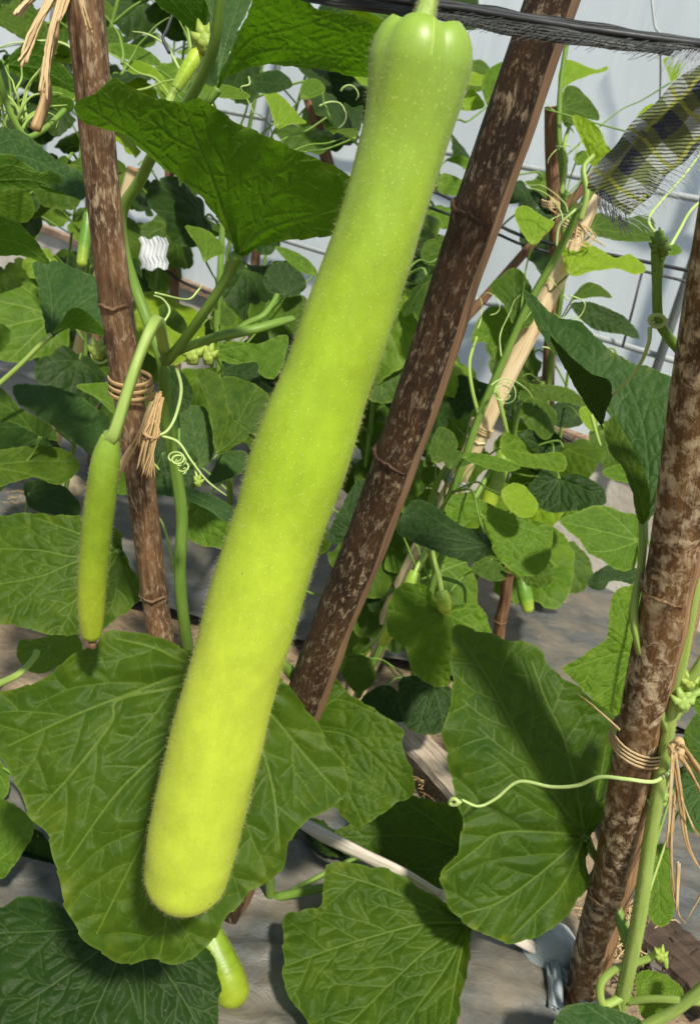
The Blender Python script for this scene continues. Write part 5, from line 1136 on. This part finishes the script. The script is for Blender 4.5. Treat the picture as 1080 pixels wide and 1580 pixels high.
M['knit'] = b.done(b.principled(Base_Color=b.mix(wv, (.22, .26, .27), (.40, .45, .46)), Roughness=.9, Normal=b.bump(wv, .7, .0012), Sheen_Weight=.2))
kc = G(838, 1492); knot = thing('cloth_knot', 'grey-blue knitted cloth knotted at the foot of the right stake', 'cloth', (kc[0], kc[1], 0))
blob('knot', (kc[0], kc[1], .035), (.031, .024, .034), M['knit'], knot, .28, 21, 4, 1.6)
a0 = G(790, 1440); strip('tail', [np.array([kc[0], kc[1], .045]), np.array([(kc[0] + a0[0]) / 2, (kc[1] + a0[1]) / 2, .04]), np.array([a0[0], a0[1], .03])], [.014, .020, .018], .006, M['knit'], knot, np.array([.3, .6, .5]), 20, .004, 9)
a1 = G(850, 1575); strip('tail', [np.array([kc[0], kc[1], .03]), np.array([(kc[0] + a1[0]) / 2, (kc[1] + a1[1]) / 2, .03]), np.array([a1[0], a1[1], .02])], [.014, .017, .018], .006, M['knit'], knot, np.array([.8, .1, .3]), 20, .004, 13)
a2 = G(905, 1545); strip('tail', [np.array([kc[0], kc[1], .02]), np.array([(kc[0] + a2[0]) / 2, (kc[1] + a2[1]) / 2 - .02, .022]), np.array([a2[0], a2[1] - .03, .02])], [.014, .016, .016], .006, M['knit'], knot, np.array([.1, .6, .4]), 20, .004, 17)
# weathered slabs of wood
def slab(label, p0, p1, wid, th, mat, name='wood_slab', zlift=.02, cat='plank'):
    p0, p1 = np.array(p0), np.array(p1); ax = p1 - p0; L = np.linalg.norm(ax); ax /= L; sd_ = np.cross(ax, [0, 0, 1]); sd_ /= np.linalg.norm(sd_); up = np.cross(sd_, ax); n = 14
    V, Fc = [], []
    for i in range(n + 1):
        c = p0 + ax * L * i / n; w0, w1 = wid * (1 + rng.uniform(-.09, .09)), wid * (1 + rng.uniform(-.09, .09))
        V += [c - sd_ * w0 / 2, c + sd_ * w1 / 2, c + sd_ * w1 * .46 + up * th * rng.uniform(.85, 1.1), c + up * th * rng.uniform(1, 1.2), c - sd_ * w0 * .46 + up * th * rng.uniform(.85, 1.1)]
    for i in range(n):
        for k in range(5): Fc.append((5 * i + k, 5 * i + (k + 1) % 5, 5 * i + 5 + (k + 1) % 5, 5 * i + 5 + k))
    Fc += [(4, 3, 2, 1, 0), tuple(5 * n + k for k in range(5))]
    uv_ = [(((k % 5) * .02), (k // 5) * L / n) for k in range(len(V))]
    return tag(mesh_obj(name, V, Fc, mat, None, uvs=uv_, smooth=False), label, cat)
M['grey_wood'] = simple_mat('grey_wood', [(.14, .11, .08), (.32, .26, .19), (.48, .41, .32)], (260, 14, 1), 1, .85, .9, .003)
M['white_wood'] = simple_mat('bleached_stick', [(.38, .33, .27), (.66, .60, .52)], (300, 16, 1), 1, .8, .7, .002)
M['dark_wood'] = simple_mat('dark_wood', [(.03, .02, .013), (.085, .055, .035)], (200, 12, 1), 1, .85, .8, .003)
slab('grey weathered board under the leaves at centre right', G(600, 1105, .03), G(740, 1255, .05), .055, .012, M['grey_wood'])
slab('dark plank lying right of the right stake foot', G(985, 1425, .01), G(1120, 1560, .01), .08, .02, M['dark_wood'])
tag(tube('broken_stick', catmull([P(440, 1253, 1.14), P(500, 1288, 1.09), P(560, 1318, 1.07), P(620, 1348, 1.06), P(672, 1380, 1.06), P(700, 1396, 1.06), G(880, 1494, .01)], 8), (.008, .010, .0085, .0095, .009, .008, .007), M['white_wood'], None, 12, ridges=3, ramp=.15, flat=.7), 'bleached white stick lying between the lower leaves', 'stick')
def straw(name, cx, cy, spread, n, mat, zt=.03):
    parts = []
    for k in range(n):
        c = G(cx + rng.normal(0, spread), cy + rng.normal(0, spread * .7)); a = rng.uniform(0, 6.28); l = rng.uniform(.012, .04); z = rng.uniform(.004, zt)
        dv = np.array([math.cos(a) * l, math.sin(a) * l, rng.uniform(-.008, .008)]); q = np.array([c[0], c[1], z])
        parts.append(tube_geo([q - dv / 2, q + np.array([0, 0, .003]), q + dv / 2], .0009, 4, cap=False))
    v, f, u = join_geo(parts); o = mesh_obj(name, v, f, mat, None, uvs=u); o['kind'] = 'stuff'; return o
straw('straw', 950, 1450, 26, 260, M['raffia'])
straw('straw', 690, 1215, 22, 240, M['raffia_d'])
straw('straw', 70, 775, 40, 200, M['raffia_d'])
straw('straw', 1030, 1500, 40, 150, M['dark_wood'])
straw('straw', 870, 890, 26, 140, M['raffia_d'])
# torn white sheet in the shade beyond the left stake
c = P(238, 392, 1.55); V = []
for j in range(6):
    for i in range(14): V.append(c + cR * ((i / 13 - .5) * .048 + .003 * math.sin(j * 2.1)) + cU * ((j / 5 - .5) * .055 + .003 * math.sin(i * .9)) - cF * (.0022 * (i % 2) + .010 * (i / 13) ** 2))
Fc = [(j * 14 + i, j * 14 + i + 1, j * 14 + i + 15, j * 14 + i + 14) for j in range(5) for i in range(13)]
ws = mesh_obj('white_sheet', V, Fc, smooth=False, mat=simple_mat('white_corrugated', [(.40, .42, .42), (.52, .54, .54)], (40, 40, 40), 1, .7, .1, .001, coord='obj'))
md = ws.modifiers.new('thick', 'SOLIDIFY'); md.thickness = .002
tag(ws, 'torn white corrugated sheet in shade right of the left stake', 'sheet')
